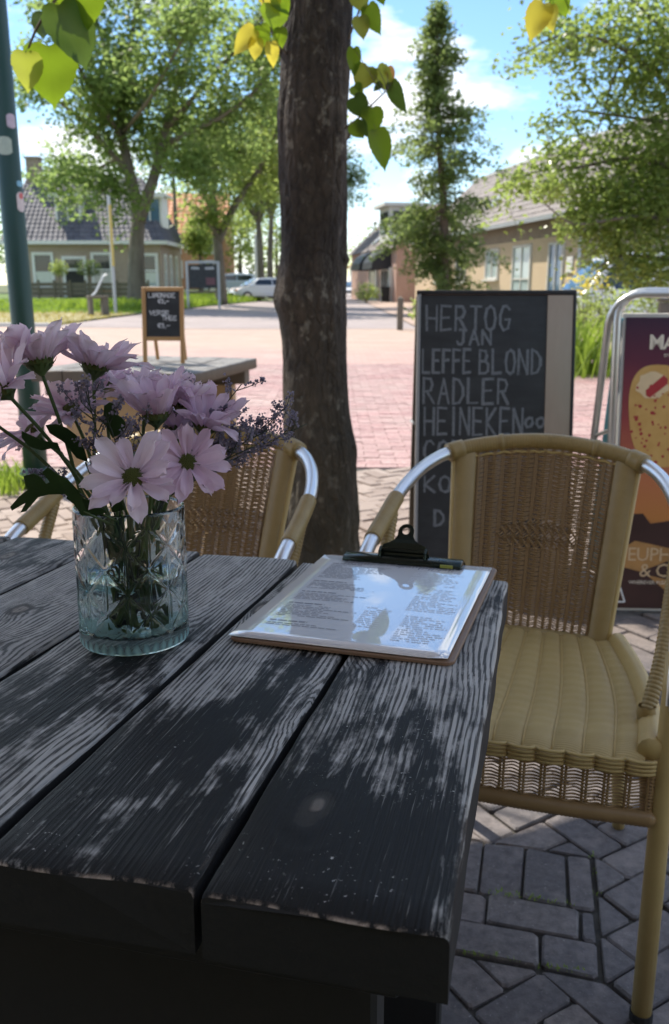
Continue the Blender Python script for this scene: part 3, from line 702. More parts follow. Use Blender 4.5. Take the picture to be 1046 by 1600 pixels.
# ------------------------------------------------------------------ trees and shrubs
def bark_mat(name, a, b, sc=6.0):
    t = NT(name); v = t.co(); n = t.noise(t.map(v, (sc, sc, sc * .35)), 1.0, 6, 0.65); m2 = t.noise(v, sc * 3, 4, 0.6)
    c = t.mix(t.rng(n, 0.3, 0.7), a, b)
    return t.done(t.bsdf({'Base Color': c, 'Roughness': 0.9, 'Normal': t.bump(t.math('ADD', n, m2), 0.5, 0.03)}))
m_bark_far = bark_mat('grey_brown_bark', (0.10, 0.085, 0.065), (0.22, 0.19, 0.145), 3.0)
m_leaf_far = leafy('tree_leaf_mid', (0.07, 0.115, 0.03), (0.15, 0.2, 0.055), 0.6, (0.50, 0.66, 0.2))
m_leaf_lime = leafy('tree_leaf_light', (0.085, 0.135, 0.03), (0.17, 0.22, 0.055), 0.62, (0.64, 0.76, 0.2))
m_leaf_dark = leafy('tree_leaf_dark', (0.05, 0.085, 0.03), (0.10, 0.14, 0.04), 0.45, (0.26, 0.38, 0.12))
m_leaf_right = leafy('tree_leaf_small', (0.06, 0.105, 0.025), (0.14, 0.19, 0.05), 0.58, (0.54, 0.68, 0.16), rough=0.28)
m_leaf_yellow = leafy('yellow_blossom', (0.5, 0.45, 0.05), (0.7, 0.62, 0.12), 0.3)

def leaf_cloud(P, size, mat_, name='crown', flat_=0.3):
    """one diamond leaf per point, turned at random"""
    P = np.asarray(P, np.float32); n = len(P)
    nr = rng.normal(0, 1, (n, 3)); nr[:, 2] += flat_ * np.sign(nr[:, 2]) * 2; nr /= np.linalg.norm(nr, axis=1)[:, None]
    a = rng.normal(0, 1, (n, 3)); a -= nr * (a * nr).sum(1)[:, None]; a /= np.linalg.norm(a, axis=1)[:, None]; b = np.cross(nr, a)
    s = (size * rng.uniform(0.6, 1.3, n))[:, None]
    fold = nr * s * 0.14
    V = np.stack([P - a * s * .5, P + b * s * .30 + fold, P + a * s * .55, P - b * s * .30 + fold], 1).reshape(-1, 3)
    F = np.arange(n * 4).reshape(-1, 4)
    return np_mesh(name, V, F, mat_)
def grow(parent, limbs, twigs, tlen, per, spread, size, lmat, bmat, start=0.35, up=0.25, seg=7, droop=0.0, twig_r=0.02, extra=()):
    """limbs: (points, r0, r1); twigs spring from their outer part and carry the leaves"""
    wood = MB(); tw = MB(); P = []
    for li, (pts, r0, r1) in enumerate(limbs):
        sp_ = spline(pts, 6); n = len(sp_)
        body = wood if li == 0 else tw
        body.tube(sp_, [r0 + (r1 - r0) * (i / (n - 1)) ** 0.8 for i in range(n)], seg)
        L = sum((sp_[i + 1] - sp_[i]).length for i in range(n - 1))
        st = start if li else max(start, 0.75)
        for k in range(int(twigs * L)):
            f = st + (1.04 - st) * rnd.random(); i = min(n - 2, int(f * (n - 1))); p = sp_[i].lerp(sp_[i + 1], rnd.random())
            ax = (sp_[i + 1] - sp_[i]).normalized()
            d = Vector((rnd.gauss(0, 1), rnd.gauss(0, 1), rnd.gauss(up, .6))); d = (d - ax * d.dot(ax) * .6 + ax * .35).normalized()
            l = tlen * rnd.uniform(.5, 1.25); q = p + d * l + Vector((0, 0, -droop * l))
            m_ = p.lerp(q, .5) + Vector((rnd.gauss(0, .08), rnd.gauss(0, .08), droop * l * .3)) * l
            if twig_r: tw.tube([p, m_, q], [twig_r, twig_r * .7, twig_r * .35], 4, cap=False)
            for _ in range(per):
                u = rnd.uniform(.2, 1.1); c = p.lerp(m_, u * 2) if u < .5 else m_.lerp(q, u * 2 - 1)
                P.append(c + Vector((rnd.gauss(0, spread), rnd.gauss(0, spread), rnd.gauss(0, spread * .75))))
    for (c, rad, n) in extra:
        c = Vector(c)
        for _ in range(n):
            d = Vector((rnd.gauss(0, 1), rnd.gauss(0, 1), rnd.gauss(0, 1))).normalized() * (rnd.random() ** .45)
            P.append(c + Vector((d.x * rad[0], d.y * rad[1], d.z * rad[2])))
    wood.build('trunk', bmat, parent, True)
    if tw.v: tw.build('branches', bmat, parent, True)
    inv = parent.matrix_world.inverted() if parent.location.length == 0 else None
    link('crown', leaf_cloud([tuple(p) for p in P], size, lmat), parent)
    return len(P)
def L2(D, *pts): return [at(x, y, D + (dd[0] if dd else 0)) for x, y, *dd in pts]

T = thing('ash_tree', 'broad street tree with a forked grey trunk on the lawn before the tiled house', 'tree')
D = 40
b0 = at(214, 462, D); b0.z = tz(b0.x, b0.y) - .1
grow(T, [([b0, *L2(D, (214, 425), (214, 380), (216, 335), (203, 270), (190, 205), (187, 150))], .46, .16),
         (L2(D, (188, 160), (176, 110), (158, 55), (140, 0), (130, -40)), .15, .05),
         (L2(D, (188, 165), (200, 110), (206, 60), (215, 0, -1), (220, -50, -1)), .14, .05),
         (L2(D, (218, 345), (240, 280), (255, 222), (272, 150, 1), (300, 70, 1.5), (320, 0, 2)), .3, .06),
         (L2(D, (205, 275), (168, 232, -1), (125, 185, -1.5), (80, 150, -2), (40, 120, -2)), .16, .04),
         (L2(D, (258, 225), (300, 205, -1), (350, 180, -1.5), (400, 140, -2), (440, 90, -2)), .13, .04),
         (L2(D, (250, 245), (290, 225, 2), (340, 235, 3), (390, 240, 3)), .1, .03),
         (L2(D, (196, 240), (160, 260, 2), (130, 270, 2.5), (90, 285, 3)), .1, .03),
         (L2(D, (195, 225), (150, 150, -2), (110, 80, -3), (80, 10, -3)), .12, .04),
         (L2(D, (262, 200), (340, 110, -1), (400, 40, -2), (430, -20, -2)), .12, .04),
         (L2(D, (190, 210), (230, 160, -3), (270, 90, -4), (310, 20, -4)), .1, .03),
         (L2(D, (200, 260), (170, 290, -2), (150, 305, -3)), .06, .02),
         (L2(D, (245, 270), (275, 270, -2), (300, 260, -3)), .06, .02)],
     4.6, 1.6, 70, .36, .25, m_leaf_far, m_bark_far, start=.22, up=.15, twig_r=.018)
T = thing('lime_tree', 'street tree behind the notice board with one limb slanting up', 'tree')
D = 46
b0 = at(346, 450, D); b0.z = tz(b0.x, b0.y) - .1
grow(T, [([b0, *L2(D, (343, 420), (341, 385), (336, 345), (333, 300), (330, 250), (328, 210))], .34, .09),
         (L2(D, (342, 378), (362, 330), (385, 295), (410, 255), (432, 205), (445, 150)), .22, .06),
         (L2(D, (336, 345), (322, 310), (308, 275), (296, 245)), .12, .03),
         (L2(D, (342, 372), (322, 345, -1), (300, 325, -1)), .08, .03),
         (L2(D, (400, 272), (440, 250, 1), (480, 220, 1), (500, 180, 1)), .08, .03),
         (L2(D, (331, 260), (370, 190, -1), (400, 140, -1), (410, 90, -1)), .08, .03)],
     5.4, 1.5, 66, .36, .25, m_leaf_lime, m_bark_far, start=.3, up=.1, twig_r=.015)
for nm, lab, D, x0, pts, r_, mt, tl in (
    ('street_tree', 'slim tree trunk beside the white parked car', 60, 408, ((407, 400), (404, 350), (400, 300), (405, 250), (410, 190)), .27, m_leaf_lime, 1.8),
    ('street_tree', 'thin tree at the road edge just left of the big dark trunk', 68, 423, ((422, 400), (424, 340), (420, 290), (428, 240), (436, 180)), .27, m_leaf_far, 1.8),
    ('street_tree', 'far tree whose crown peeps out beyond the big dark trunk', 72, 500, ((500, 400), (502, 350), (505, 310), (508, 270), (510, 240)), .3, m_leaf_dark, 1.7)):
    T = thing(nm, lab, 'tree', group='trees along the street')
    b0 = at(x0, 450, D); b0.z = tz(b0.x, b0.y) - .1
    mid = at(*pts[2], D); tip = at(*pts[-1], D)
    side = [([at(*pts[1], D), at(*pts[2], D) + Vector((dx * .5, rnd.uniform(-1, 1), .2)), at(*pts[3], D) + Vector((dx, rnd.uniform(-1, 1), 0))], .1, .03) for dx in (-2.4, -1.2, 1.3, 2.4)]
    grow(T, [([b0, *L2(D, *pts)], r_, .07)] + side, 3.4, tl, 60, .45, .3, mt, m_bark_far, start=.2, twig_r=.02)
T = thing('round_tree', 'sunlit round clipped tree between house and notice board', 'tree')
D = 56; c = at(312, 372, D); b0 = Vector((c.x, D, tz(c.x, D)))
grow(T, [([b0, b0 + Vector((0, 0, 1)), c], .2, .08)], 0.0, 1, 0, .3, .22, m_leaf_lime, m_bark_far, extra=[(c, (1.15, 1.15, 1.35), 1500), (c + Vector((-.25, -.3, .1)), (.8, .8, 1.1), 500)])
# trees closing the view
for i, (px, py, D, rx, rz_, n, mt, lab) in enumerate((
    (375, 385, 84, 4.2, 3.6, 1500, m_leaf_lime, 'pale green tree behind the parked cars'),
    (432, 360, 96, 4.0, 5.5, 1400, m_leaf_far, 'tall far tree closing the view left of the dark trunk'),
    (340, 330, 100, 5, 6, 1500, m_leaf_far, 'tall far tree rising over the orange house'),
    (562, 405, 118, 2.6, 3.2, 700, m_leaf_lime, 'yellow green tree at the far end of the road'),
    (590, 395, 150, 5.0, 3.4, 700, m_leaf_far, 'far dark green tree over the shop roofs'),
    (20, 330, 66, 4.5, 4.6, 1500, m_leaf_far, 'tree behind the left end of the tiled house'),
    (270, 240, 78, 6, 6, 1500, m_leaf_far, 'big tree behind the tiled house'))):
    T = thing('far_tree', lab, 'tree', group='trees closing the view')
    c = at(px, py, D); b0 = Vector((c.x, c.y, tz(c.x, c.y)))
    grow(T, [([b0, b0.lerp(c, .5), c], .3, .1)], 0, 1, 0, .3, .42, mt, m_bark_far,
         extra=[(c, (rx, rx, rz_), n // 2)] + [(c + Vector((rnd.gauss(0, rx * .55), rnd.gauss(0, rx * .5), rnd.gauss(0, rz_ * .45))), (rx * .42, rx * .42, rz_ * .35), n // 7) for _ in range(5)])
# feathery conifer-like tree by the ochre house
T = thing('deciduous_conifer', 'slender feathery tree tapering to a point behind the chalkboard', 'tree')
D = 32; b0 = at(693, 470, D); b0.z = 0; tip = at(684, -12, D); wood = MB(); br = MB(); P = []
sp_ = spline([b0, b0.lerp(tip, .3) + Vector((.1, 0, 0)), b0.lerp(tip, .65) + Vector((-.06, 0, 0)), tip], 8)
wood.tube(sp_, [.2 * (1 - i / (len(sp_) - .5)) + .012 for i in range(len(sp_))], 8); wood.build('trunk', bark_mat('red_brown_bark', (.09, .06, .045), (.17, .12, .09), 5), T, True)
for k in range(215):
    f = .05 + .93 * rnd.random() ** .85; p = b0.lerp(tip, f)
    wmax = (1.95 * min(1.0, (1 - f) / .55) ** .9) * (.78 + .22 * math.sin(f * 23 + 1.1)) * rnd.uniform(.45, 1.4) + .06
    a = rnd.uniform(0, 2 * math.pi); d = Vector((math.cos(a), math.sin(a), 0))
    q = p + d * wmax + Vector((0, 0, wmax * rnd.uniform(-.38, .18))); m_ = p.lerp(q, .5) + Vector((0, 0, .12 * wmax))
    br.tube([p, m_, q], [.025, .015, .006], 4, cap=False)
    for _ in range(int(30 + wmax * 62)):
        u = rnd.uniform(.04, 1.15) ** .65; c = p.lerp(m_, u * 2) if u < .5 else m_.lerp(q, u * 2 - 1)
        P.append(tuple(c + Vector((rnd.gauss(0, .13), rnd.gauss(0, .13), rnd.gauss(-.06, .12)))))
br.build('branches', m_old_post, T, True); link('crown', leaf_cloud(P, .15, leafy('feathery_leaf', (.055, .09, .03), (.13, .17, .055), .56, (.46, .58, .17))), T)
# the leafy tree reaching in from the right
T = thing('leafy_tree', 'leafy small-leaved tree reaching in from the right over the ochre house', 'tree')
D = 13; b0 = Vector((5.9, 13.6, 0))
def clump(px, py, rx, ry, n, dd=0): c = at(px, py, D + dd); k = (D + dd) / 1420; return (c, (rx * k * 1.12, .8, ry * k * 1.12), int(n * 1.35))
grow(T, [([b0, b0 + Vector((-.1, 0, 1.2)), b0 + Vector((-.2, -.2, 2.6)), b0 + Vector((-.1, -.3, 4.2)), b0 + Vector((.1, -.3, 6))], .17, .06),
         (L2(D, (1115, 300), (1050, 262), (980, 248), (900, 262), (840, 268), (795, 285)), .05, .008),
         (L2(D, (1110, 220), (1040, 130), (960, 70), (880, 55, -.4), (815, 85, -.5)), .05, .008),
         (L2(D, (1110, 380), (1050, 345), (980, 340, -.5), (900, 350, -.5), (850, 318, -.5)), .05, .008),
         (L2(D, (1110, 420), (1040, 405), (970, 400), (925, 425)), .04, .008),
         (L2(D, (1105, 180), (1040, 190), (960, 180), (890, 175), (840, 210)), .04, .006),
         (L2(D, (1105, 140), (1030, 40), (950, -20), (860, 10)), .04, .006),
         (L2(D, (1000, 60), (960, 120), (940, 190), (915, 240)), .03, .006)],
     6.4, .62, 42, .12, .092, m_leaf_right, m_old_post, start=.12, up=-.1, droop=.25, twig_r=.006,
     extra=[clump(1035, 80, 42, 100, 1400), clump(1045, 230, 34, 80, 900), clump(1010, 320, 62, 52, 1150), clump(930, 298, 55, 30, 560), clump(860, 292, 46, 22, 330), clump(800, 290, 26, 15, 90),
            clump(965, 380, 58, 38, 640), clump(1020, 425, 55, 30, 700), clump(905, 345, 36, 28, 260), clump(960, 50, 60, 46, 560), clump(880, 62, 48, 28, 260), clump(825, 100, 30, 18, 90), clump(985, 130, 40, 36, 330), clump(985, 235, 50, 34, 520), clump(900, 235, 40, 20, 150), clump(960, 335, 50, 40, 450), clump(905, 130, 30, 20, 90), clump(1060, 330, 50, 110, 700)])

def shrub(name, label, base, rx, ry, h, n, size, mat_, cat='shrub', group=None, z0=0.12, stems=6):
    T = thing(name, label, cat, base, group=group); mb = MB(); P = []
    for k in range(stems):
        a = rnd.uniform(0, 6.28); d = Vector((math.cos(a) * rx * .6, math.sin(a) * ry * .6, h * rnd.uniform(.6, .95)))
        mb.tube([(0, 0, 0), d * .5 + Vector((0, 0, .06 * h)), d], [.02 * h, .014 * h, .005 * h], 5)
    mb.build('stem', m_old_post, T)
    for _ in range(n):
        d = Vector((rnd.gauss(0, 1), rnd.gauss(0, 1), rnd.gauss(0, 1))).normalized() * (.35 + .65 * rnd.random() ** .6) * rnd.uniform(.85, 1.12)
        P.append((d.x * rx, d.y * ry, max(.02, h * (.5 + z0 / 2) + d.z * h * .5)))
    link('foliage', leaf_cloud(P, size, mat_), T); return T
for px, lab, mt in ((92, 'bright green ball tree before the house window', m_leaf_lime), (139, 'dark green ball tree beside the house door', m_leaf_dark)):
    c = at(px, 419, 50.3); b0 = Vector((c.x, c.y, tz(c.x, c.y))); T = thing('ball_tree', lab, 'tree', group='clipped ball trees before the house')
    grow(T, [([b0, b0.lerp(c, .6), c], .05, .04)], 0, 1, 0, .3, .12, mt, m_bark_far, extra=[(c, (.56 if px < 100 else .78, .56, .5), 620)])
g_ = gnd(640, 512); shrub('roadside_shrub', 'small green shrub beside the wooden bollard', (g_.x + .25, 21.5, 0), .45, .4, .95, 420, .10, m_leaf_lime)
g_ = at(572, 458, 56); shrub('roadside_shrub', 'round bush before the distant awning shop', (g_.x, 55, 0), .9, .9, 1.2, 500, .16, m_leaf_lime)
g_ = at(992, 480, 14.5); shrub('garden_hedge', 'sunlit hedge showing above the ice cream board', (g_.x + .3, 15.5, .0), 1.3, .5, 1.05, 2600, .07, m_leaf_lime, 'hedge')
g_ = at(920, 448, 19); T = shrub('flowering_shrub', 'shrub with yellow blossom between chalkboard and white van', (g_.x, 19, 0), .42, .4, 1.3, 420, .07, m_leaf_dark)
link('blossom', leaf_cloud([tuple(Vector((rnd.gauss(0, .22), rnd.gauss(0, .2), rnd.gauss(1.15, .12)))) for _ in range(170)], .09, m_leaf_yellow), T)
# tall grass clump right of the chalkboard
P_ = [(at(918, 500, 11).x + rnd.gauss(0, .25), 11.3 + rnd.gauss(0, .25)) for _ in range(420)]
blades('tall_grass', P_, .62, m_blade, .016)

# ------------------------------------------------------------------ street furniture
T = thing('lamp_post', 'dark green lamp post with torn stickers at the grass edge', 'lamp post', (-1.70, 4.82, 0))
MB().tube([(0, 0, 0), (0, 0, .45), (0, 0, .5), (0, 0, 4.6)], [.068, .066, .062, .058], 20).build('post', m_green_pole, T, True)
MB().lathe([(.10, 0), (.10, .05), (.085, .09), (.068, .11)], seg=20).build('base_collar', m_green_pole, T, True)
MB().lathe([(.0, 4.95), (.10, 4.93), (.17, 4.8), (.15, 4.66), (.06, 4.6)], seg=16).build('lamp_head', m_green_pole, T, True)
def sticker(z, ang, w, h, col, label):
    mb = MB(); n = 6; rr = .0632
    for i in range(n):
        a0 = ang + w / rr * (i / n - .5); a1 = ang + w / rr * ((i + 1) / n - .5)
        k0 = math.sqrt(max(.03, 1 - (2 * i / n - 1) ** 2)) * .4 + .6; k1 = math.sqrt(max(.03, 1 - (2 * (i + 1) / n - 1) ** 2)) * .4 + .6
        mb.quad((rr * math.cos(a0), rr * math.sin(a0), z - h / 2 * k0), (rr * math.cos(a1), rr * math.sin(a1), z - h / 2 * k1), (rr * math.cos(a1), rr * math.sin(a1), z + h / 2 * k1), (rr * math.cos(a0), rr * math.sin(a0), z + h / 2 * k0))
    mb.build('sticker', flat('sticker_print', col, .5, var=.25, scale=50), T, label=label)
sticker(1.80, R(-82), .075, .09, (.42, .5, .42), 'pale round sticker'); sticker(1.92, R(-40), .05, .07, (.5, .42, .5), 'pale torn sticker')
sticker(1.53, R(-25), .05, .10, (.62, .55, .55), 'white torn sticker'); sticker(1.56, R(-20), .03, .03, (.55, .06, .06), 'red torn sticker'); sticker(1.62, R(-22), .04, .03, (.2, .45, .6), 'light blue torn sticker')

g_ = at(181, 488, 31)
T = thing('marker_pole', 'thin pale pole with a yellow sleeve on the dry verge', 'pole', (g_.x, 31, tz(g_.x, 31)))
MB().tube([(0, 0, 0), (0, 0, 3.9)], .055, 10).build('post', m_zinc, T); MB().tube([(.03, -.03, 1.6), (.03, -.03, 3.6)], .05, 10).build('sleeve', flat('yellow_plastic', (.55, .42, .12), .5), T)
g_ = at(155, 498, 29.5)
T = thing('stone_bench', 'grey slab bench with a slanting pale rail on the verge', 'bench', (g_.x, 29.5, tz(g_.x, 29.5)), .5)
MB().bbox((0, 0, .60), (.66, .36, .1), .015).build('seat', m_old_post, T)
MB().bbox((-.25, 0, .275), (.13, .34, .55), .015).build('leg', m_old_post, T); MB().bbox((.22, 0, .275), (.2, .34, .55), .015).build('leg', m_old_post, T)
MB().tube([(-.15, .2, .62), (.0, .22, .75), (.3, .25, 1.28), (.42, .25, 1.32)], .035, 8).build('rail', m_white, T)
# board fence before the house
T = thing('board_fence', 'low dark grey board fence along the front of the house', 'fence', (0, 0, 0))
fy = 48.0; x0 = at(36, 440, fy).x; x1 = at(232, 440, fy).x
for k in range(9):
    x = x0 + (x1 - x0) * k / 8; MB().box((0, 0, .5), (.1, .1, 1.0)).build('post', m_old_post, T, loc=(x, fy - .05, tz(x, fy)))
for k in range(8):
    xa, xb = x0 + (x1 - x0) * k / 8 + .06, x0 + (x1 - x0) * (k + 1) / 8 - .06
    for j in range(3): MB().box((0, 0, 0), (xb - xa, .03, .2)).build('board', m_dark_panel if False else m_old_post, T, loc=((xa + xb) / 2, fy, tz(xa, fy) + .3 + .23 * j + rnd.uniform(-.01, .01)))
# notice board
g_ = at(319, 478, 39)
T = thing('notice_board', 'dark notice board in a pale grey post frame on the grass', 'notice board', (g_.x, 39, tz(g_.x, 39) - .05), R(8))
for sx in (-.68, .68): MB().bbox((sx, 0, 1.02), (.11, .11, 2.04), .01).build('post', m_zinc, T)
MB().bbox((0, 0, 2.0), (1.24, .1, .11), .01).build('top_rail', m_zinc, T); MB().box((0, 0, .74), (1.24, .06, .08)).build('rail', m_old_post, T)
bp = MB().box((0, .0, 1.40), (1.22, .05, .98)).build('panel', m_board, T)
for x, z, w in ((-.32, 1.74, .34), (.3, 1.74, .38)):
    mb = MB()
    for k in range(5): mb.box((x - w / 2 + w * (k + .5) / 5, -.032, z + rnd.uniform(-.02, .02)), (w / 7, .008, .1))
    mb.build('lettering', m_chalk_white, bp)
MB().box((.33, -.032, 1.2), (.4, .008, .3)).build('poster', flat('faded_poster', (.16, .07, .08), .6, var=.4, scale=6), bp)
# bollard and bin
g_ = gnd(629, 515)
T = thing('wooden_bollard', 'weathered wooden bollard at the pavement edge beside the chalkboard', 'bollard', (1.66, 22.4, 0))
MB().bbox((0, 0, .39), (.15, .15, .78), .02).build('post', m_old_post, T); MB().add([(-.075, -.075, .78), (.075, -.075, .78), (.075, .075, .78), (-.075, .075, .78), (0, 0, .84)], [(0, 1, 4), (1, 2, 4), (2, 3, 4), (3, 0, 4)]).build('cap', m_old_post, T)
g_ = gnd(603, 469)
T = thing('wheelie_bin', 'dark wheeled rubbish bin outside the distant awning shop', 'bin', (3.3, 58, .0))
MB().box((0, 0, .48), (.5, .55, .85), taper=1.12).build('body', m_black_rubber, T); MB().bbox((0, .02, .95), (.62, .66, .08), .02).build('lid', m_black_rubber, T)
for s in (-.2, .2): MB().tube([(s - .03, .28, .1), (s + .03, .28, .1)], .1, 12).build('wheel', m_black_rubber, T)
MB().tube([(-.2, .36, .9), (.2, .36, .9)], .02, 8).build('handle', m_black_rubber, T)
g_ = at(1038, 485, 12.2)
T = thing('fence_post', 'grey wooden post beside the hedge at the right edge', 'post', (g_.x, 12.2, 0))
MB().bbox((0, 0, .44), (.14, .14, .88), .015).build('post', m_old_post, T); MB().bbox((0, 0, .91), (.18, .18, .05), .015).build('cap', m_old_post, T)
for px, D, h_ in ((401, 63, 4.2), (284, 52, 1.2)):
    g_ = at(px, 440, D)
    if h_ > 2:
        T = thing('flag_pole', 'thin white pole beside the slim tree by the parked cars', 'pole', (g_.x, D, tz(g_.x, D))); MB().tube([(0, 0, 0), (0, 0, h_)], .1, 8).build('shaft', m_white, T); MB().lathe([(0, h_ + .15), (.11, h_ + .08), (.11, h_)], seg=8).build('cap', m_white, T)

# ------------------------------------------------------------------ parked cars
m_car_white = flat('white_car_paint', (.72, .73, .74), .25, var=.03, coat=.8); m_car_pale = flat('pale_blue_car_paint', (.42, .5, .58), .25, var=.04, coat=.8)
m_lamp_orange = flat('orange_lamp', (.8, .3, .04), .25); m_lamp_clear = flat('clear_lamp', (.75, .77, .8), .15); m_lamp_red = flat('red_lamp', (.45, .02, .02), .2)
def car(name, label, cat, loc, rz, paint, van=False):
    """local X forward"""
    T = thing(name, label, cat, loc, rz, 'parked vehicles'); H = 1.9 if van else 1.46; W2 = .88
    low = [(-2.1, .28), (-2.15, .62), (-2.08, .92), (-.9, .96), (.75, .95), (1.7, .82), (2.08, .66), (2.12, .3)]
    top = [(-2.0, .95), (-1.75, 1.32 if not van else 1.75), (-1.35, H - .03), (-.2, H), (.45, H - .06), (1.25, .93)] if not van else [(-2.05, .95), (-2.0, 1.7), (-1.8, H), (.4, H), (.75, H - .12), (1.55, .9)]
    mb = MB(); n = len(low)
    vs = [(x, s * (W2 - (.06 if z < .4 or z > .85 else 0)), z) for s in (-1, 1) for x, z in low]
    fs = [tuple(range(n)), tuple(range(2 * n - 1, n - 1, -1))] + [(i, i + n, (i + 1) % n + n, (i + 1) % n) for i in range(n)]
    mb.add(vs, fs); m = len(top)
    vs = [(x, s * (W2 - .08 - .24 * max(0, (z - .95)) / (H - .95)), z) for s in (-1, 1) for x, z in top]
    mb.add(vs, [tuple(range(m)), tuple(range(2 * m - 1, m - 1, -1))] + [(i, i + m, i + 1 + m, i + 1) for i in range(m - 1)])
    body = mb.build('body', paint, T)
    bm_ = body.modifiers.new('b', 'BEVEL'); bm_.width = .05; bm_.segments = 2; bm_.limit_method = 'ANGLE'
    yw = lambda z: W2 - .08 - .24 * max(0, (z - .95)) / (H - .95)
    zt = H - .13; zb = 1.0
    for s in (-1, 1):
        for xa, xb, xc, xd in (((-1.62, -.45, -.45, -1.4), (-.38, .88, .48, -.38)) if not van else ((-.25, 1.15, .62, -.25),)):
            MB().quad((xa, s * (yw(zb) + .012), zb), (xb, s * (yw(zb) + .012), zb), (xc, s * (yw(zt) + .012), zt), (xd, s * (yw(zt) + .012), zt)).build('side_window', m_pane, T)
        MB().bbox((2.06, s * .62, .72), (.14, .34, .15), .02).build('headlight', m_lamp_clear, T); MB().bbox((2.03, s * .82, .66), (.16, .1, .1), .02).build('indicator', m_lamp_orange, T); MB().bbox((-2.12, s * .7, .8), (.08, .24, .2), .02).build('tail_light', m_lamp_red, T)
        MB().bbox((.85, s * (W2 + .06), 1.0), (.12, .16, .11), .02).build('mirror', paint, T)
    a, b = (top[-2], top[-1]); e = .03
    f = lambda t, s: (a[0] + (b[0] - a[0]) * t + e, s * (yw(a[1] + (b[1] - a[1]) * t) - .07), a[1] + (b[1] - a[1]) * t + e)
    MB().quad(f(.1, -1), f(.92, -1), f(.92, 1), f(.1, 1)).build('windscreen', m_pane_blue, T)
    a2, b2 = top[1], top[0]; g = lambda t, s: (a2[0] + (b2[0] - a2[0]) * t - .03, s * (yw(a2[1]) - .06), a2[1] + (b2[1] - a2[1]) * t)
    MB().quad(g(0, -1), g(.8, -1), g(.8, 1), g(0, 1)).build('rear_window', m_pane, T)
    MB().box((2.12, 0, .45), (.05, .9, .16)).build('grille', m_black_rubber, T)
    for x in (-1.32, 1.32):
        for s in (-1, 1):
            w = MB().tube([(x, s * .68, .31), (x, s * .9, .31)], .31, 18).build('wheel', m_black_rubber, T); MB().tube([(x, s * .9, .31), (x, s * .915, .31)], .2, 14).build('rim', m_chrome, w)
    return T
x, y = at(410, 440, 57).x, 57; car('parked_car', 'white car parked beside the slim tree trunk on the lawn edge', 'car', (x, y, tz(x, y)), R(205), m_car_white)
x, y = at(362, 435, 64).x, 64; car('parked_car', 'pale bluish car behind the leaning tree and notice board', 'car', (x, y, tz(x, y)), R(185), m_car_pale)
x, y = at(980, 445, 23.5).x, 23.5; car('parked_van', 'white van with orange indicator behind the chalkboard and hedge', 'van', (x, y, 0), R(188), m_car_white, True)
x, y = at(547, 445, 88).x - .4, 88; car('parked_car', 'tiny white car far down the road beside the dark trunk', 'car', (x, y, 0), R(-85), m_car_white)
# ------------------------------------------------------------------ the two plank tables
TILT = -math.atan(0.05)                     # the near table slopes a little away from the eye
TM = Matrix.Translation((.063, .38, .781)) @ Matrix.Rotation(TILT, 4, 'X') @ Matrix.Rotation(R(-13.5), 4, 'Z')
def plank(name, x0n, x1n, x0f, x1f, yn, yf, th, mats, parent, seed, ny=26, nx=8):
    """one board: worn rounded arrises, slightly wavy edges and top; faces 0 top/sides, 1 ends"""
    r_ = random.Random(seed); mb = MB(); ph = [r_.uniform(0, 6) for _ in range(6)]
    prof = [(0, -th), (0, -.0045), (.001, -.0016), (.003, -.0003)] ; k = nx
    def section(t):
        a = x0n + (x1n - x0n) * 0; xa = x0n + (x0f - x0n) * t; xb = x1n + (x1f - x1n) * t
        wl = .0006 * math.sin(t * 13 + ph[0]) + .0005 * math.sin(t * 41 + ph[1]); wr = .0006 * math.sin(t * 11 + ph[2]) + .0005 * math.sin(t * 37 + ph[3])
        xa += wl; xb += wr; pts = [(xa + dx, z) for dx, z in prof]
        for i in range(1, k): 
            s = i / k; pts.append((xa + .005 + (xb - xa - .01) * s, .0012 * math.sin(s * 3.1) * (1 if seed % 2 else -1) + .0005 * math.sin(t * 23 + s * 6 + ph[4])))
        pts += [(xb - dx, z) for dx, z in reversed(prof)]; return pts
    rows = []
    for j in range(ny + 1):
        t = j / ny; yy = yn + (yf - yn) * t; sec = section(t)
        e = 0
        rows.append([(x, yy + .003 * math.sin(x * 40 + ph[5]) * (1 if j == 0 else 0), z) for x, z in sec])
    rows = [[(x, y - 0.0, z - .0022) if z > -th else (x, y, z) for x, y, z in rows[0]]] + [[(x, y + .002, z) for x, y, z in rows[0]]] + rows[1:-1] + [[(x, y - .002, z) for x, y, z in rows[-1]]] + [[(x, y, z - .0022) if z > -th else (x, y, z) for x, y, z in rows[-1]]]
    m = len(rows[0]); vs = [p for r2 in rows for p in r2]; fs = []; sides = []
    for j in range(len(rows) - 1):
        for i in range(m - 1): (sides if i in (0, m - 2) else fs).append((j * m + i, j * m + i + 1, (j + 1) * m + i + 1, (j + 1) * m + i))
        fs.append((j * m + m - 1, j * m, (j + 1) * m, (j + 1) * m + m - 1))
    mb.add(vs, fs, 0); mb.f += sides; mb.mi += [1] * len(sides); mb.add(rows[0], [tuple(range(m))], 1); mb.add(rows[-1], [tuple(range(m - 1, -1, -1))], 1)
    o = mb.build(name, mats, parent)
    me = o.data; me.polygons.foreach_set('use_smooth', [len(p.vertices) == 4 for p in me.polygons]); me.update(); return o
def flip_normals(o):
    import bmesh
    b = bmesh.new(); b.from_mesh(o.data); bmesh.ops.recalc_face_normals(b, faces=b.faces); b.to_mesh(o.data); b.free()
table = thing('plank_table', 'black stained plank table with worn grey grain carrying the vase and clipboard', 'table', matrix=TM)
bx_n = [0, -.1465, -.292, -.443, -.601, -.752, -.90]; bx_f = [0.002, -.1455, -.283, -.433, -.592, -.75, -.90]
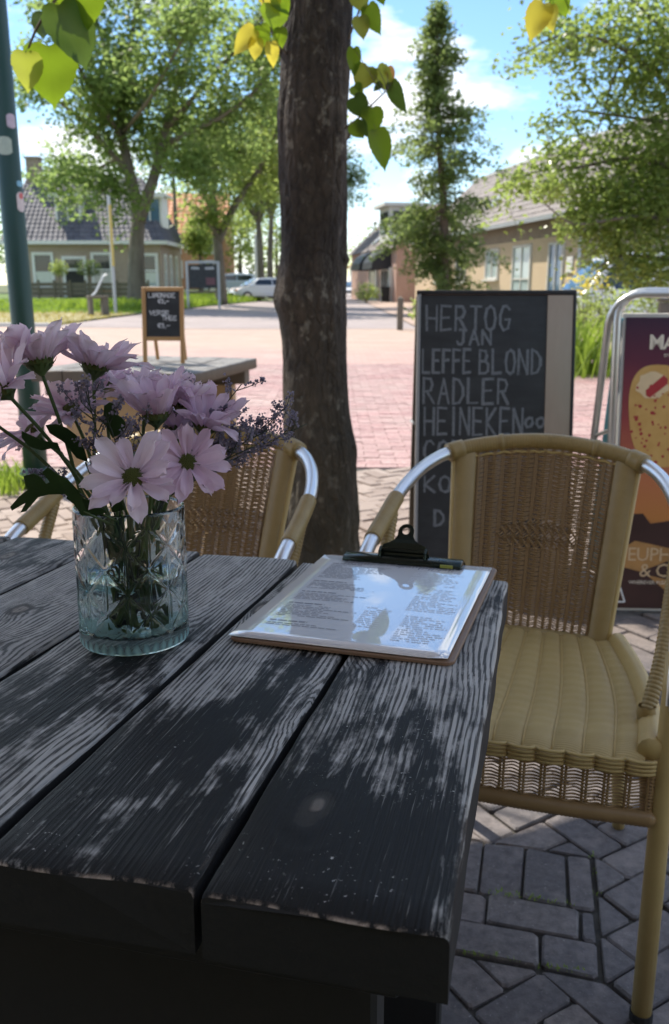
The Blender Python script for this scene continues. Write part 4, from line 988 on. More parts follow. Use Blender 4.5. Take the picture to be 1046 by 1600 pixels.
far_v = [.672, .699, .708, .722, .738, .742]; near_v = [0, .004, .012, .006, .01, .004]
for i in range(6):
    o = plank('plank', bx_n[i + 1] + (.0030 if i == 0 else .0044), bx_n[i] - (.0030 if i < 2 else .0044), bx_f[i + 1] + (.0030 if i == 0 else .0044), bx_f[i] - (.0030 if i < 2 else .0044), near_v[i], far_v[i], .043, [m_black_plank, m_black_end], table, i + 3)
    flip_normals(o)
for y in (.085, .60): MB().bbox((-.47, y, -.0675), (.87, .07, .048), .004).build('beam', m_black_end, table)
for y in (.12, .57): MB().bbox((-.475, y, -.42), (.83, .036, .655), .004).build('leg_panel', m_dark_panel, table)
MB().bbox((-.49, .345, -.55), (.05, .41, .12), .004).build('stretcher', m_dark_panel, table)

far_t = thing('plank_table', 'grey weathered plank table on tan panel legs carrying the small menu easel', 'table', (-.585, 3.62, .752), R(-13.5))
for i in range(5):
    o = plank('plank', -.152 * (i + 1) + .003, -.152 * i - .003, -.152 * (i + 1) + .003, -.152 * i - .003, 0, .83, .05, [m_grey_plank, m_old_post], far_t, i + 20, 12, 5); flip_normals(o)
for y in (.10, .73): MB().bbox((-.38, y, -.085), (.72, .07, .07), .004).build('beam', m_old_post, far_t)
for y in (.14, .70): MB().bbox((-.38, y, -.436), (.60, .05, .63), .004).build('leg_panel', m_tan_wood, far_t)
MB().bbox((-.38, .42, -.55), (.05, .50, .12), .004).build('stretcher', m_tan_wood, far_t)

# ------------------------------------------------------------------ stroke lettering
G = {  # letters as strokes in a unit box
 'A': [[(0, 0), (.5, 1), (1, 0)], [(.2, .38), (.8, .38)]], 'B': [[(0, 0), (0, 1), (.65, .95), (.75, .75), (.6, .54), (0, .52)], [(.6, .54), (.95, .38), (.9, .1), (.6, 0), (0, 0)]],
 'C': [[(.95, .82), (.7, 1), (.3, .97), (.03, .65), (.05, .3), (.35, .02), (.7, .02), (.98, .2)]], 'D': [[(0, 0), (0, 1), (.5, .93), (.92, .65), (.95, .35), (.6, .05), (0, 0)]],
 'E': [[(.9, 1), (0, 1), (0, 0), (.92, .02)], [(0, .52), (.75, .52)]], 'F': [[(.9, 1), (0, 1), (0, 0)], [(0, .52), (.75, .54)]],
 'G': [[(.92, .85), (.65, 1), (.3, .97), (.03, .62), (.06, .25), (.38, .0), (.8, .08), (.98, .45), (.55, .45)]], 'H': [[(0, 1), (.03, 0)], [(1, 1), (.97, 0)], [(0, .5), (1, .5)]],
 'I': [[(.5, 1), (.5, 0)]], 'J': [[(.25, 1), (1, 1)], [(.7, 1), (.68, .2), (.45, 0), (.15, .03), (.0, .2)]], 'K': [[(0, 1), (0, 0)], [(.9, 1), (.02, .45), (.95, 0)]],
 'L': [[(0, 1), (0, 0), (.9, .02)]], 'M': [[(0, 0), (.1, 1), (.5, .3), (.9, 1), (1, 0)]], 'N': [[(0, 0), (0, 1), (.95, 0), (.95, 1)]],
 'O': [[(.5, 1), (.15, .88), (0, .5), (.15, .1), (.5, 0), (.85, .1), (1, .5), (.85, .88), (.5, 1)]], 'R': [[(0, 0), (0, 1), (.65, .97), (.85, .76), (.65, .52), (0, .48)], [(.35, .48), (.98, 0)]],
 'S': [[(.9, .85), (.6, 1), (.2, .92), (.08, .72), (.3, .54), (.75, .44), (.92, .24), (.7, .03), (.3, 0), (.03, .15)]], 'T': [[(0, 1), (1, 1)], [(.5, 1), (.5, 0)]], 'V': [[(0, 1), (.48, 0), (1, 1)]],
 '0': [[(.5, 1), (.1, .8), (0, .4), (.3, 0), (.75, .1), (1, .5), (.85, .9), (.5, 1)]], '3': [[(.05, .85), (.45, 1), (.85, .8), (.75, .6), (.4, .52), (.85, .4), (.95, .15), (.5, 0), (.05, .12)]],
 '4': [[(.7, 0), (.7, 1), (0, .35), (1, .35)]], ',': [[(.5, .1), (.3, -.2)]], '-': [[(0, .45), (.9, .5)]], 'e': [[(.95, .85), (.6, 1), (.25, .8), (.15, .45), (.3, .12), (.65, 0), (.95, .15)], [(0, .58), (.7, .6)], [(0, .4), (.65, .42)]]}
def letters(text, x, z, w, h, thick, y, seed=0, gap=.28, wob=.02, slant=0.0):
    """hand lettering on a face that looks to local -Y; every stroke a thin raised ribbon"""
    r_ = random.Random(seed); mb = MB(); n = sum(.55 if c in ' I,' else 1 for c in text); cw = w / (n + gap * (len(text) - 1) * .9); cur = x; k = 0
    for c in text:
        lw = cw * (.55 if c in ' I,' else 1)
        for st in G.get(c, []):
            pts = [(cur + lw * (p[0] + r_.uniform(-wob, wob)) + slant * h * p[1], z + h * (p[1] + r_.uniform(-wob, wob))) for p in st]
            for (ax, az), (bx_, bz) in zip(pts, pts[1:]):
                dx, dz = bx_ - ax, bz - az; L = math.hypot(dx, dz) or 1; k += 1
                th_ = thick * r_.uniform(.72, 1.25); nx_, nz = -dz / L * th_ / 2, dx / L * th_ / 2; ex, ez = dx / L * thick * .4, dz / L * thick * .4; yy = y - .00012 * (k % 5)
                mb.quad((ax - ex + nx_, yy, az - ez + nz), (ax - ex - nx_, yy, az - ez - nz), (bx_ + ex - nx_, yy, bz + ez - nz), (bx_ + ex + nx_, yy, bz + ez + nz))
        cur += lw + cw * gap
    return mb

# ------------------------------------------------------------------ menu easel on the far table
EZ = thing('menu_easel', 'small pine framed blackboard easel with white lettering on the far table', 'menu board', (-.80, 4.10, .752), R(-3))
ew, eh, lean = .196, .35, R(7)
EL = Matrix.Rotation(-lean, 4, 'X')
def ebox(c, s, name, m_, par=EZ): return MB().add([(EL @ Vector(p)) for p in MB().bbox(c, s, .002).v], MB().bbox(c, s, .002).f).build(name, m_, par)
for sx in (-1, 1): ebox((sx * (ew / 2 - .009), 0, eh / 2), (.019, .014, eh), 'leg', m_pine)
ebox((0, 0, eh - .009), (ew - .039, .014, .019), 'top_rail', m_pine); ebox((0, 0, .115), (ew - .039, .014, .018), 'bottom_rail', m_pine)
pn = ebox((0, .002, .228), (ew - .037, .008, .212), 'panel', m_board)
rl = Matrix.Rotation(R(16), 4, 'X')
for sx in (-1, 1):
    m_ = MB().bbox((0, 0, -.17), (.016, .010, .34), .002); hinge = EL @ Vector((sx * (ew / 2 - .03), .02, eh - .012))
    MB().add([rl @ Vector(p) + hinge for p in m_.v], m_.f).build('rear_leg', m_pine, EZ)
for i, (tx, x, z, w, h) in enumerate((('LIMONADE', -.066, .303, .122, .020), ('e3,-', -.022, .277, .05, .017), ('VERSE', -.063, .224, .09, .019), ('THEE', -.005, .200, .068, .019), ('e3,-', -.025, .165, .055, .020))):
    m_ = letters(tx, x, z, w, h, .0042, -.0030, i + 50, .2, .05); MB().add([EL @ Vector(p) for p in m_.v], m_.f).build('lettering', m_chalk_white, pn)

# ------------------------------------------------------------------ beer chalkboard (A-board)
ABX, ABY = .585, 3.10; aw, ah = .58, 1.088
AB = thing('chalk_sign', 'tall black folding chalkboard listing beers in grey chalk', 'chalkboard', (ABX, ABY - .02, 0), R(-2))
la = R(9.5); AL = Matrix.Rotation(-la, 4, 'X')
def tilted(mb, Mx): return MB().add([Mx @ Vector(p) for p in mb.v], mb.f)
pnl = tilted(MB().bbox((0, 0, ah / 2), (aw - .03, .016, ah), .003), AL).build('panel', m_board, AB)
tilted(MB().bbox((-aw / 2 + .009, -.003, ah / 2), (.012, .026, ah + .004), .002), AL).build('frame', flat('grey_frame_paint', (.33, .33, .33), .5), AB)
tilted(MB().bbox((aw / 2 - .006, -.003, ah / 2), (.012, .026, ah + .004), .002), AL).build('frame', m_black_paint, AB)
tilted(MB().bbox((0, -.003, ah + .009), (aw, .026, .014), .002), AL).build('frame', m_black_paint, AB)
tilted(MB().box((.2345, -.0105, ah / 2), (.096, .004, ah - .004)), AL).build('side_strip', m_pale_strip, AB)  # flat pale tan strip near the right edge
BL = Matrix.Translation((0, 2 * ah * math.sin(la) + .03, 0)) @ Matrix.Rotation(la, 4, 'X')
tilted(MB().bbox((0, 0, ah / 2), (aw - .02, .014, ah - .02), .003), BL).build('rear_panel', m_brown_wood, AB)
for sx in (-1, 1): tilted(MB().bbox((sx * (aw / 2 - .012), 0, ah / 2), (.024, .024, ah), .003), BL).build('rear_rail', m_black_paint if sx > 0 else m_old_post, AB)
tilted(MB().bbox((0, 0, .05), (aw - .05, .026, .05), .003), BL).build('rear_foot_rail', m_offwhite, AB)
MB().tube([AL @ Vector((-aw / 2 - .004, 0, .62)), BL @ Vector((-aw / 2 - .004, 0, .60))], .006, 6).build('stay', m_alu, AB)
sx0 = -aw / 2; k_ = .58 / 250
def bl(text, px0, px1, py0, py1, mat_=m_chalk, th=.0090, sd_=0, gap=.42, wob=.02):
    z1 = ah - (py0 - 455) * k_ * 1.03; z0 = ah - (py1 - 455) * k_ * 1.03
    m_ = letters(text, sx0 + (px0 - 645) * k_, z0, (px1 - px0) * k_, z1 - z0, th, -.0088, sd_, gap, wob)
    return tilted(m_, AL).build('chalk_lettering', mat_, pnl)
bl('HERTOG', 661, 789, 472, 508, sd_=1); bl('JAN', 710, 762, 508, 530, sd_=2, th=.008); bl('LEFFE', 656, 730, 538, 573, sd_=3); bl('BLOND', 746, 840, 538, 574, sd_=4)
bl('RADLER', 658, 789, 582, 620, sd_=5); bl('HEINEKEN', 660, 812, 627, 668, sd_=6); bl('00', 820, 850, 641, 656, sd_=7, wob=.05); bl('CORONA', 660, 787, 678, 708, sd_=8); bl('KO', 662, 702, 733, 757, sd_=9); bl('D', 679, 694, 786, 810, sd_=10)
fm = MB()
for (xa, xb, yy) in ((780, 834, 508), (798, 838, 576), (795, 830, 617)):
    for k in range(8):
        x = xa + (xb - xa) * k / 8; q = letters('I', sx0 + (x - 648) * k_, ah - (yy - 455) * k_ * 1.03, .012, .010, .003, -.0088, k); fm.add([AL @ Vector(p) for p in q.v], q.f)
fm.build('faint_chalk_marks', m_chalk_faint, pnl)
MB().add([AL @ Vector(p) for p in ((-.235, -.0088, .055), (-.215, -.0088, .05), (-.205, -.0088, .075), (-.22, -.0088, .082))], [(0, 1, 2, 3)]).build('chalk_smear', flat('yellow_chalk', (.5, .45, .1), .9), pnl)

# ------------------------------------------------------------------ ice cream board in a tube frame
MX, MY = .955, 2.79
MG = thing('poster_stand', 'silver tube frame pavement board with a purple and orange ice cream poster', 'advertising board', (MX + .355, MY, 0), R(-3))
lm = R(7.5); ML = Matrix.Rotation(-lm, 4, 'X'); pw, phh, z0 = .69, .985, .03
def arch(Mx, wd, top, r_): 
    pts = [(-wd / 2, 0, 0.0), (-wd / 2, 0, top - r_)] + [(-wd / 2 + r_ * (1 - math.cos(a)), 0, top - r_ + r_ * math.sin(a)) for a in [R(x) for x in range(15, 91, 15)]]
    pts += [(-p[0], p[1], p[2]) for p in reversed(pts)]
    return [Mx @ Vector(p) for p in pts]
MB().tube(arch(ML, .755, 1.098, .09), .0135, 12).build('front_frame', m_chrome, MG, True)
MR = Matrix.Translation((0, 2 * 1.09 * math.sin(lm) + .05, 0)) @ Matrix.Rotation(R(10.5), 4, 'X')
MB().tube(arch(MR, .80, 1.10, .10), .0125, 12).build('rear_frame', m_chrome, MG, True)
for z in (.64,): MB().tube([ML @ Vector((-.3825, .01, z)), MR @ Vector((-.40, 0, z - .04))], .007, 8).build('hinge_stay', m_chrome, MG)
tilted(MB().bbox((0, .02, z0 + phh / 2), (pw + .022, .012, phh + .03), .003), ML).build('backing', m_offwhite, MG)
MB().add([MR @ Vector(p) for p in MB().bbox((0, 0, .54), (.74, .008, .96), .003).v], MB().bbox((0, 0, .54), (.74, .008, .96), .003).f).build('rear_panel', flat('turquoise_print', (.16, .42, .52), .5, var=.05), MG)
def poster_mat():
    t = NT('ice_cream_poster'); s = t.n('ShaderNodeSeparateXYZ', {0: t.co()}); n = t.noise(t.co(), 5, 4, .6)
    f = t.math('ADD', t.math('MULTIPLY', s.outputs[2], 1.0), t.math('MULTIPLY', t.math('SUBTRACT', n, .5), .12))
    c = t.ramp(f, [(.0, (.035, .018, .016)), (.20, (.05, .022, .018)), (.25, (.20, .085, .03)), (.33, (.50, .20, .05)), (.48, (.52, .17, .07)), (.66, (.34, .055, .055)), (.84, (.13, .02, .045)), (1.0, (.035, .012, .04))])
    return t.done(t.bsdf({'Base Color': c, 'Roughness': .35}))
ps = tilted(MB().box((0, .012, z0 + phh / 2), (pw, .004, phh)), ML).build('poster', poster_mat(), MG)
def flatpoly(poly, y, name, mat_, par=ps): return MB().add([ML @ Vector((x, y, z)) for x, z in poly], [tuple(range(len(poly)))]).build(name, mat_, par)
P0x, P1z = -pw / 2, z0 + phh
def q2(px, py): return (P0x + (px - 960) * (1 / 452), P1z - (py - 500) * (1 / 458) * phh)
m_ice = (lambda t: t.done(t.bsdf({'Base Color': t.mix(t.noise(t.co(), 22, 4, .6), (.52, .27, .06), (.72, .47, .16)), 'Roughness': .4})))(NT('ice_cream_print'))
m_redp = flat('red_berry_print', (.42, .03, .035), .4); m_creamp = flat('cream_print', (.76, .58, .34), .4); m_chocp = flat('chocolate_print', (.045, .016, .014), .4, var=.5, scale=9); m_goldp = flat('gold_print', (.42, .22, .07), .4, var=.4, scale=14)
bar = []
for k in range(40):
    a = 2 * math.pi * k / 40; ex = 2.6
    x = 48 * math.copysign(abs(math.cos(a)) ** (2 / ex), math.cos(a)); z = 80 * math.copysign(abs(math.sin(a)) ** (2 / ex), math.sin(a))
    bar.append(q2(1019 + x - z * .10, 652 - z))
flatpoly(bar, .0092, 'ice_cream_bar', m_ice)
flatpoly([q2(1004 + (24 + 3 * math.sin(5 * a)) * math.cos(a), 604 + (21 + 2 * math.sin(7 * a)) * math.sin(a)) for a in [2 * math.pi * k / 18 for k in range(18)]][::-1], .0088, 'bite', m_creamp)
flatpoly([q2(*p) for p in ((994, 612), (1020, 588), (1026, 594), (1026, 602), (1001, 623), (995, 620))][::-1], .0084, 'berry_core', m_redp)
fl = MB()
for _ in range(70):
    x, y = rnd.uniform(976, 1062), rnd.uniform(605, 728)
    if ((x - 1019) / 44) ** 2.6 + (abs(y - 652) / 74) ** 2.6 > 1 if x > 1019 else (abs(x - 1019) / 44) ** 2.6 + (abs(y - 652) / 74) ** 2.6 > 1: continue
    s = rnd.uniform(1.2, 3.4); fl.add([ML @ Vector((*[q2(x + s * math.cos(a) * rnd.uniform(.6, 1.3), y + s * math.sin(a))[i] for i in (0,)], .0086, q2(x, y + s * math.sin(a))[1])) for a in (0, 1.25, 2.5, 3.77, 5)], [(0, 1, 2, 3, 4)])
fl.build('berry_flecks', m_redp, ps, kind='stuff')
flatpoly([q2(*p) for p in ((960, 960), (960, 808), (1000, 806), (1012, 822), (1046, 816), (1120, 822), (1278, 806), (1278, 960))][::-1], .0096, 'chocolate_print', m_chocp)
flatpoly([q2(*p) for p in ((962, 868), (990, 850), (1046, 862), (1120, 850), (1278, 864), (1278, 884), (1046, 880), (1000, 900), (962, 890))][::-1], .0093, 'caramel_print', m_goldp)
flatpoly([q2(*p) for p in ((1010, 905), (1040, 930), (1120, 948), (1200, 940), (1120, 930), (1040, 912))][::-1], .0092, 'caramel_print', m_goldp)
def text(txt, px, py, hpx, name, mat_, bold=0.0, sp=1.0, align='LEFT'):
    cu = bpy.data.curves.new(name, 'FONT'); cu.body = txt; cu.size = hpx / 458 / .69; cu.offset = bold; cu.space_character = sp; cu.align_x = align; cu.resolution_u = 2
    o_ = bpy.data.objects.new('tmp', cu); dg = bpy.context.evaluated_depsgraph_get(); COL.objects.link(o_); dg.update(); me = bpy.data.meshes.new_from_object(o_.evaluated_get(dg)); bpy.data.objects.remove(o_)
    x0, zz = q2(px, py)
    me.transform(ML @ Matrix.Translation((x0, .0080, zz)) @ Matrix.Rotation(math.pi / 2, 4, 'X')); me.materials.clear(); me.materials.append(mat_)
    return link(name, me, ps)
m_print_cream = flat('cream_lettering', (.80, .72, .58), .45)
def serif(x, y, n): pass
text('M', 995, 548, 21, 'lettering', m_print_cream, .0016, .8); text('AGNUM', 1017, 548, 17.5, 'lettering', m_print_cream, .0014, .86); text('true to pleasure', 1018, 560, 6.5, 'lettering', m_print_cream)
text('EUPHORIA', 978, 882, 21, 'lettering', flat('gold_lettering', (.62, .45, .26), .45), 0, .92); text('& CHILL', 998, 908, 21, 'lettering', bpy.data.materials['gold_lettering'], 0, .92); text('WHEREVER PLEASURE TAKES YOU', 983, 920, 5.5, 'lettering', m_print_cream)
rc = MB(); tri = [q2(964, 950), q2(978, 950), q2(970, 926)]
for (a, b) in zip(tri, tri[1:] + tri[:1]): rc.tube([ML @ Vector((a[0], .009, a[1])), ML @ Vector((b[0], .009, b[1]))], .0035, 5)
rc.build('recycling_mark', m_white, ps)

# ------------------------------------------------------------------ wicker chairs
def make_chair():
    T = thing('wicker_chair', 'brown wicker chair with aluminium arms', 'chair')
    # one bent tube: front foot, arm, back, arm, front foot
    half = [(.266, -.214, -.07), (.264, -.190, .30), (.264, -.183, .44), (.266, -.150, .56), (.270, -.05, .632), (.271, .08, .668), (.266, .20, .702), (.240, .30, .735), (.19, .366, .758), (.10, .398, .775), (0, .408, .782)]
    pts = [Vector(p) for p in half] + [Vector((-x, y, z)) for x, y, z in reversed(half[:-1])]
    path = spline(pts, 10); rt = .0135
    fr = MB().tube(path, rt, 14).build('tube_frame', m_alu, T, True)
    def near(p): return min(range(len(path)), key=lambda i: (path[i] - Vector(p)).length)
    def wrap(i0, i1, r_, name='wrap', mat_=m_wrap, pitch=.0042):
        seg = path[i0:i1 + 1]; fine = []
        for a, b in zip(seg, seg[1:]):
            n = max(1, int((b - a).length / (pitch / 4)))
            fine += [a.lerp(b, k / n) for k in range(n)]
        fine.append(seg[-1]); s = 0; rr = []
        for i, p in enumerate(fine):
            if i: s += (p - fine[i - 1]).length
            rr.append(r_ + .0011 * abs(math.sin(math.pi * s / pitch)))
        return MB().tube(fine, rr, 14).build(name, mat_, T, True)
    nP = len(path) - 1
    for (a, b) in (((.266, .005, .65), (.267, .165, .692)),):
        i0, i1 = near(a), near(b); wrap(i0, i1, .0155); wrap(nP - i1, nP - i0, .0155)
    iL = near((.185, .37, .760)); wrap(iL, nP - iL, .0165, 'top_wrap', m_wrap, .006)
    for s in (-1, 1):
        i = near((s * .192, .364, .757)); a, b = (i - 2, i + 2); sgm = path[a:b + 1]
        MB().tube(sgm, [.0205] * len(sgm), 14).build('end_binding', m_wrap, T, True)
        i = near((s * .1, .398, .775)); sgm = path[i - 1:i + 1]; MB().tube(sgm, .0192, 12).build('end_binding', m_wrap, T, True)
    # front legs sheathed below the seat
    for s in (-1, 1):
        MB().tube([(s * .266, -.213, -.058), (s * .264, -.190, .30), (s * .264, -.183, .44), (s * .265, -.168, .505), (s * .266, -.150, .56)], .0165, 14).build('leg', m_seat, T, True); MB().tube([(s * .266, -.214, -.07), (s * .266, -.213, -.056)], .019, 12).build('foot', m_black_rubber, T)
        rl_ = spline([(s * .17, .225, .40), (s * .19, .27, .25), (s * .218, .33, -.07)], 6); MB().tube(rl_, .014, 12).build('leg', m_seat, T, True)
        # coil bound arm support from the seat rail up to the arm
        sp_ = [Vector(p) for p in spline([(s * .232, -.105, .425), (s * .250, -.04, .50), (s * .262, .06, .60), (s * .267, .125, .672)], 20)]
        L = 0; rr = []
        fine = []
        for a, b in zip(sp_, sp_[1:]): fine += [a.lerp(b, k / 5) for k in range(5)]
        for i, p in enumerate(fine):
            if i: L += (p - fine[i - 1]).length
            rr.append(.0115 + .0016 * abs(math.sin(math.pi * L / .0075)))
        MB().tube(fine, rr, 12).build('arm_support', m_wrap, T, True)
        MB().lathe([(.0135, -.012), (.016, 0), (.0135, .012)], (s * .232, -.105, .43), 12).build('binding', m_wrap, T, True)
    # back: curved sheet between seat and top rail
    def bk(s, t):
        """s -1..1 across, t 0..1 up"""
        wb, wt = .160, .192; w = wb + (wt - wb) * t
        zt = .782 - .024 * s * s - .012; yb = .232 - .018 * s * s; yt = .408 - .042 * s * s - .004
        z = .405 + (zt - .405) * t; y = yb + (yt - yb) * (t ** 1.15); return Vector((s * w, y, z))
    sb = .74                                                            # inner weave, bands outside
    for sg in (-1, 1):
        mb = MB(); rows = 40; cols = [(sb, 0.004), (sb + .03, -.006), ((sb + 1) / 2, -.009), (.97, -.006), (1.0, .002), (.97, .010), (sb + .03, .010)]
        vs = [bk(sg * c, j / rows) + Vector((0, dy - .0012 * abs(math.sin(j * 2.0)), 0)) for j in range(rows + 1) for c, dy in cols]; m = len(cols)
        fs = [(j * m + i, j * m + (i + 1) % m, (j + 1) * m + (i + 1) % m, (j + 1) * m + i) for j in range(rows) for i in range(m)]
        mb.add(vs, fs).build('side_band', m_wrap, T, True)
        MB().tube([bk(sg * 1.0, j / 10) + Vector((0, .004, 0)) for j in range(11)], .0065, 8).build('edge_cord', m_seat, T, True)
    st = MB(); ns = 17
    stakes = [-sb + 2 * sb * i / (ns - 1) for i in range(ns)]
    for s in stakes:
        for d in (-.010, .010): st.tube([bk(s + d, t / 14) for t in range(15)], .0017, 5, cap=False)
    st.build('stakes', m_weave, T, True, kind='stuff')
    wv = MB(); rows = 78
    for j in range(rows):
        t = .012 + .965 * j / (rows - 1); pts = []
        for i in range((ns - 1) * 4 + 1):
            s = -sb + 2 * sb * i / ((ns - 1) * 4); ph = math.cos(math.pi * i / 4 + math.pi * (j % 2) * 0)
            off = .0045 * ph
            e = (s / .48) ** 2 + ((t - .53) / .075) ** 2
            if e < 1: off = .0055 * math.cos(math.pi * i / 2 + j * 2.1); 
            dz = (.0035 * math.sin(i * math.pi / 2 + j) if e < 1 else 0) + .0004 * math.sin(i * .7 + j * 3)
            pts.append(bk(s, t) + Vector((0, -off, dz)))
        gapk = .93 if t > .1 else .72
        wv.tube(pts, [.00235 * gapk] * len(pts), 4, cap=False)
    wv.build('back_weave', m_weave, T, True, kind='stuff')
    MB().tube([bk(-.98 + 1.96 * i / 30, .985) + Vector((0, -.004, -.004 + .002 * math.sin(i * 2.6))) for i in range(31)], .0032, 6).build('lacing', m_seat, T, True)
    # seat: padded rolls running front to back
    nr = 10; nx_, ny_ = nr * 8, 64
    def half_w(t): return .172 + (.233 - .172) * math.sin(min(1, t * 1.25) * math.pi / 2)          # t 0 rear .. 1 front
    def seat_pt(a, t):
        w = half_w(t); x = a * w; y = .222 - .428 * t - .016 * (1 - a * a) * t
        r_ = abs(math.sin(math.pi * (a + 1) / 2 * nr)) ** .55
        z = .413 + .0062 * r_ - .012 * math.sin(math.pi * t) * (1 - a * a) - .020 * max(0, (t - .88) / .12) ** 2 + .0006 * math.sin(t * 300)
        return Vector((x, y, z))
    sm_ = MB(); vs = [seat_pt(-1 + 2 * i / nx_, j / ny_) for j in range(ny_ + 1) for i in range(nx_ + 1)]
    sm_.add(vs, [(j * (nx_ + 1) + i, (j + 1) * (nx_ + 1) + i, (j + 1) * (nx_ + 1) + i + 1, j * (nx_ + 1) + i + 1) for j in range(ny_) for i in range(nx_)])
    sm_.build('seat', (lambda t: t.done(t.bsdf({'Base Color': t.mix(t.math('ADD', t.math('MULTIPLY', t.noise(t.co(), 22, 4), .7), t.math('MULTIPLY', t.rng(t.math('SINE', t.math('MULTIPLY', t.n('ShaderNodeSeparateXYZ', {0: t.co()}).outputs[1], 1900.0)), -1, 1), .3)), (.38, .265, .095), (.58, .44, .19)), 'Roughness': .42, 'Normal': t.bump(t.math('SINE', t.math('MULTIPLY', t.n('ShaderNodeSeparateXYZ', {0: t.co()}).outputs[1], 1900.0)), .5, .0006)})))(NT('straw_seat_weave')), T, True)
    for k in range(1, nr):                                              # seam cords between the rolls
        a = -1 + 2 * k / nr; MB().tube([seat_pt(a, t / 24) + Vector((0, 0, .0022)) for t in range(25)], .0019, 5).build('seam_cord', m_seat, T, True)
    for s in (-1, 1):                                                   # rolled side rails of the seat
        ed = [Vector((s * (half_w(t) + .006), .226 - .425 * t, .414)) for t in [i / 40 for i in range(41)]]; fine = []
        for a, b in zip(ed, ed[1:]): fine += [a.lerp(b, k / 8) for k in range(8)]
        MB().tube(fine, [.0185 + .0009 * abs(math.sin(i * 1.25)) for i in range(len(fine))], 12).build('side_rail', m_seat, T, True)
    MB().tube([(-.17, .228, .405), (.17, .228, .405)], .015, 10).build('rear_rail', m_wrap, T, True)
    # apron: braided lip, open weave, wrapped lower hoop; front and both sides
    def ap(u, z, o_=0.0):
        """u 0..3: left side, front, right side"""
        if u < 1: p = Vector((-(half_w(u) + .014), .20 - .40 * u, z)); nrm = Vector((-1, 0, 0))
        elif u < 2: a = u - 1; p = Vector((-.249 + .498 * a, -.20 - .016 * math.sin(math.pi * a), z)); nrm = Vector((0, -1, 0))
        else: a = u - 2; p = Vector(((half_w(1 - a) + .014), -.20 + .40 * a, z)); nrm = Vector((1, 0, 0))
        return p + nrm * o_
    lip = MB(); nb = 11
    for k in range(nb):
        for q in range(4):
            pts = []
            for i in range(7):
                a = (k + i / 6) / nb; bul = math.sin(math.pi * i / 6) ** .6
                pts.append(ap(1 + min(.9999, a), .399 - q * .0074, .006 + .0065 * bul - q * .0010))
            lip.tube(pts, .0031, 6)
    lip.build('braided_lip', m_seat, T, True)
    aw_ = MB(); nu = 60
    for j in range(11):
        z = .368 - j * .0058; pts = []
        for i in range(nu * 3 * 2 + 1):
            u = min(2.9999, i / (nu * 2)); pts.append(ap(u, z + .0006 * math.sin(i * .9 + j), .0028 * math.cos(math.pi * i / 4)))
        aw_.tube(pts, [.0019] * len(pts), 4, cap=False)
    for i in range(46):
        for d in (-.006, .006):
            u = min(2.999, max(0.001, (i + .5) / 46 * 3 + d)); aw_.tube([ap(u, .372), ap(u, .298)], .0024, 5, cap=False)
    aw_.build('apron_weave', m_weave, T, True, kind='stuff')
    hp = [ap(min(2.9999, i / 160), .296) for i in range(481)]
    MB().tube(hp, [.0135 + .0012 * (i % 2) for i in range(481)], 10).build('apron_hoop', m_weave, T, True)
    return T
ch = make_chair()
ch['label'] = 'brown wicker chair with silver arms at the clear end of the table, before the chalkboard'; ch['group'] = 'wicker terrace chairs'
ch2 = copy_tree(ch)
ch.scale = ch2.scale = (.94, .94, .94)
ch.location = (.327 * .94, 1.464 * .94, .0667); ch.rotation_euler = (0, 0, R(-19))
ch2.location = (-.35 * .94, 1.573 * .94, .0667); ch2.rotation_euler = (0, 0, R(-12)); ch2['label'] = 'brown wicker chair half hidden behind the flowers, beside the dark tree trunk'
# ------------------------------------------------------------------ clipboard with the menu
CBM = TM @ Matrix.Translation((-.153, .373, .0022)) @ Matrix.Rotation(R(-4.2), 4, 'Z') @ Matrix.Rotation(R(1.3), 4, 'X')
CB = thing('clipboard', 'brown clipboard holding a glossy white printed menu under a dark metal clip', 'clipboard', matrix=CBM)
def rrect(w, h, r_, y0=0.0, n=5):
    out = []
    for cx_, cy_, a0 in ((w / 2 - r_, y0 + r_, -90), (w / 2 - r_, y0 + h - r_, 0), (-w / 2 + r_, y0 + h - r_, 90), (-w / 2 + r_, y0 + r_, 180)):
        out += [(cx_ + r_ * math.cos(R(a0 + 90 * k / n)), cy_ + r_ * math.sin(R(a0 + 90 * k / n))) for k in range(n + 1)]
    return out
MB().prism(rrect(.230, .322, .010), 0, .0034, .0008).build('board', m_hardboard, CB)
def paper():
    t = NT('glossy_menu_paper'); v = t.co(); n = t.noise(t.map(v, (9, 5, 9)), 1.0, 2, .5)
    return t.done(t.bsdf({'Base Color': t.mix(t.noise(v, 20, 3), (.80, .81, .83), (.84, .85, .87)), 'Roughness': .35, 'Coat Weight': 1.0, 'Coat Roughness': .015, 'Coat IOR': 3.4, 'Coat Normal': t.bump(n, .10, .004)}))
m_paper = paper()
pmb = MB(); nx_, ny_ = 12, 16; PW, PH = .224, .309
def pz(x, y): return .0052 + .0012 * math.sin(x * 16 + 1) * math.sin(y * 9) + .0022 * max(0, (x - .085) / .03) ** 2 * (1 if y < .2 else .3)
pv = [(-PW / 2 + PW * i / nx_ - .003, .003 + PH * j / ny_, pz(-PW / 2 + PW * i / nx_, PH * j / ny_)) for j in range(ny_ + 1) for i in range(nx_ + 1)]
pmb.add(pv, [(j * (nx_ + 1) + i, j * (nx_ + 1) + i + 1, (j + 1) * (nx_ + 1) + i + 1, (j + 1) * (nx_ + 1) + i) for j in range(ny_) for i in range(nx_)])
sheet_o = pmb.build('menu_sheet', m_paper, CB, True)
sol = sheet_o.modifiers.new('s', 'SOLIDIFY'); sol.thickness = .0009; sol.offset = -1
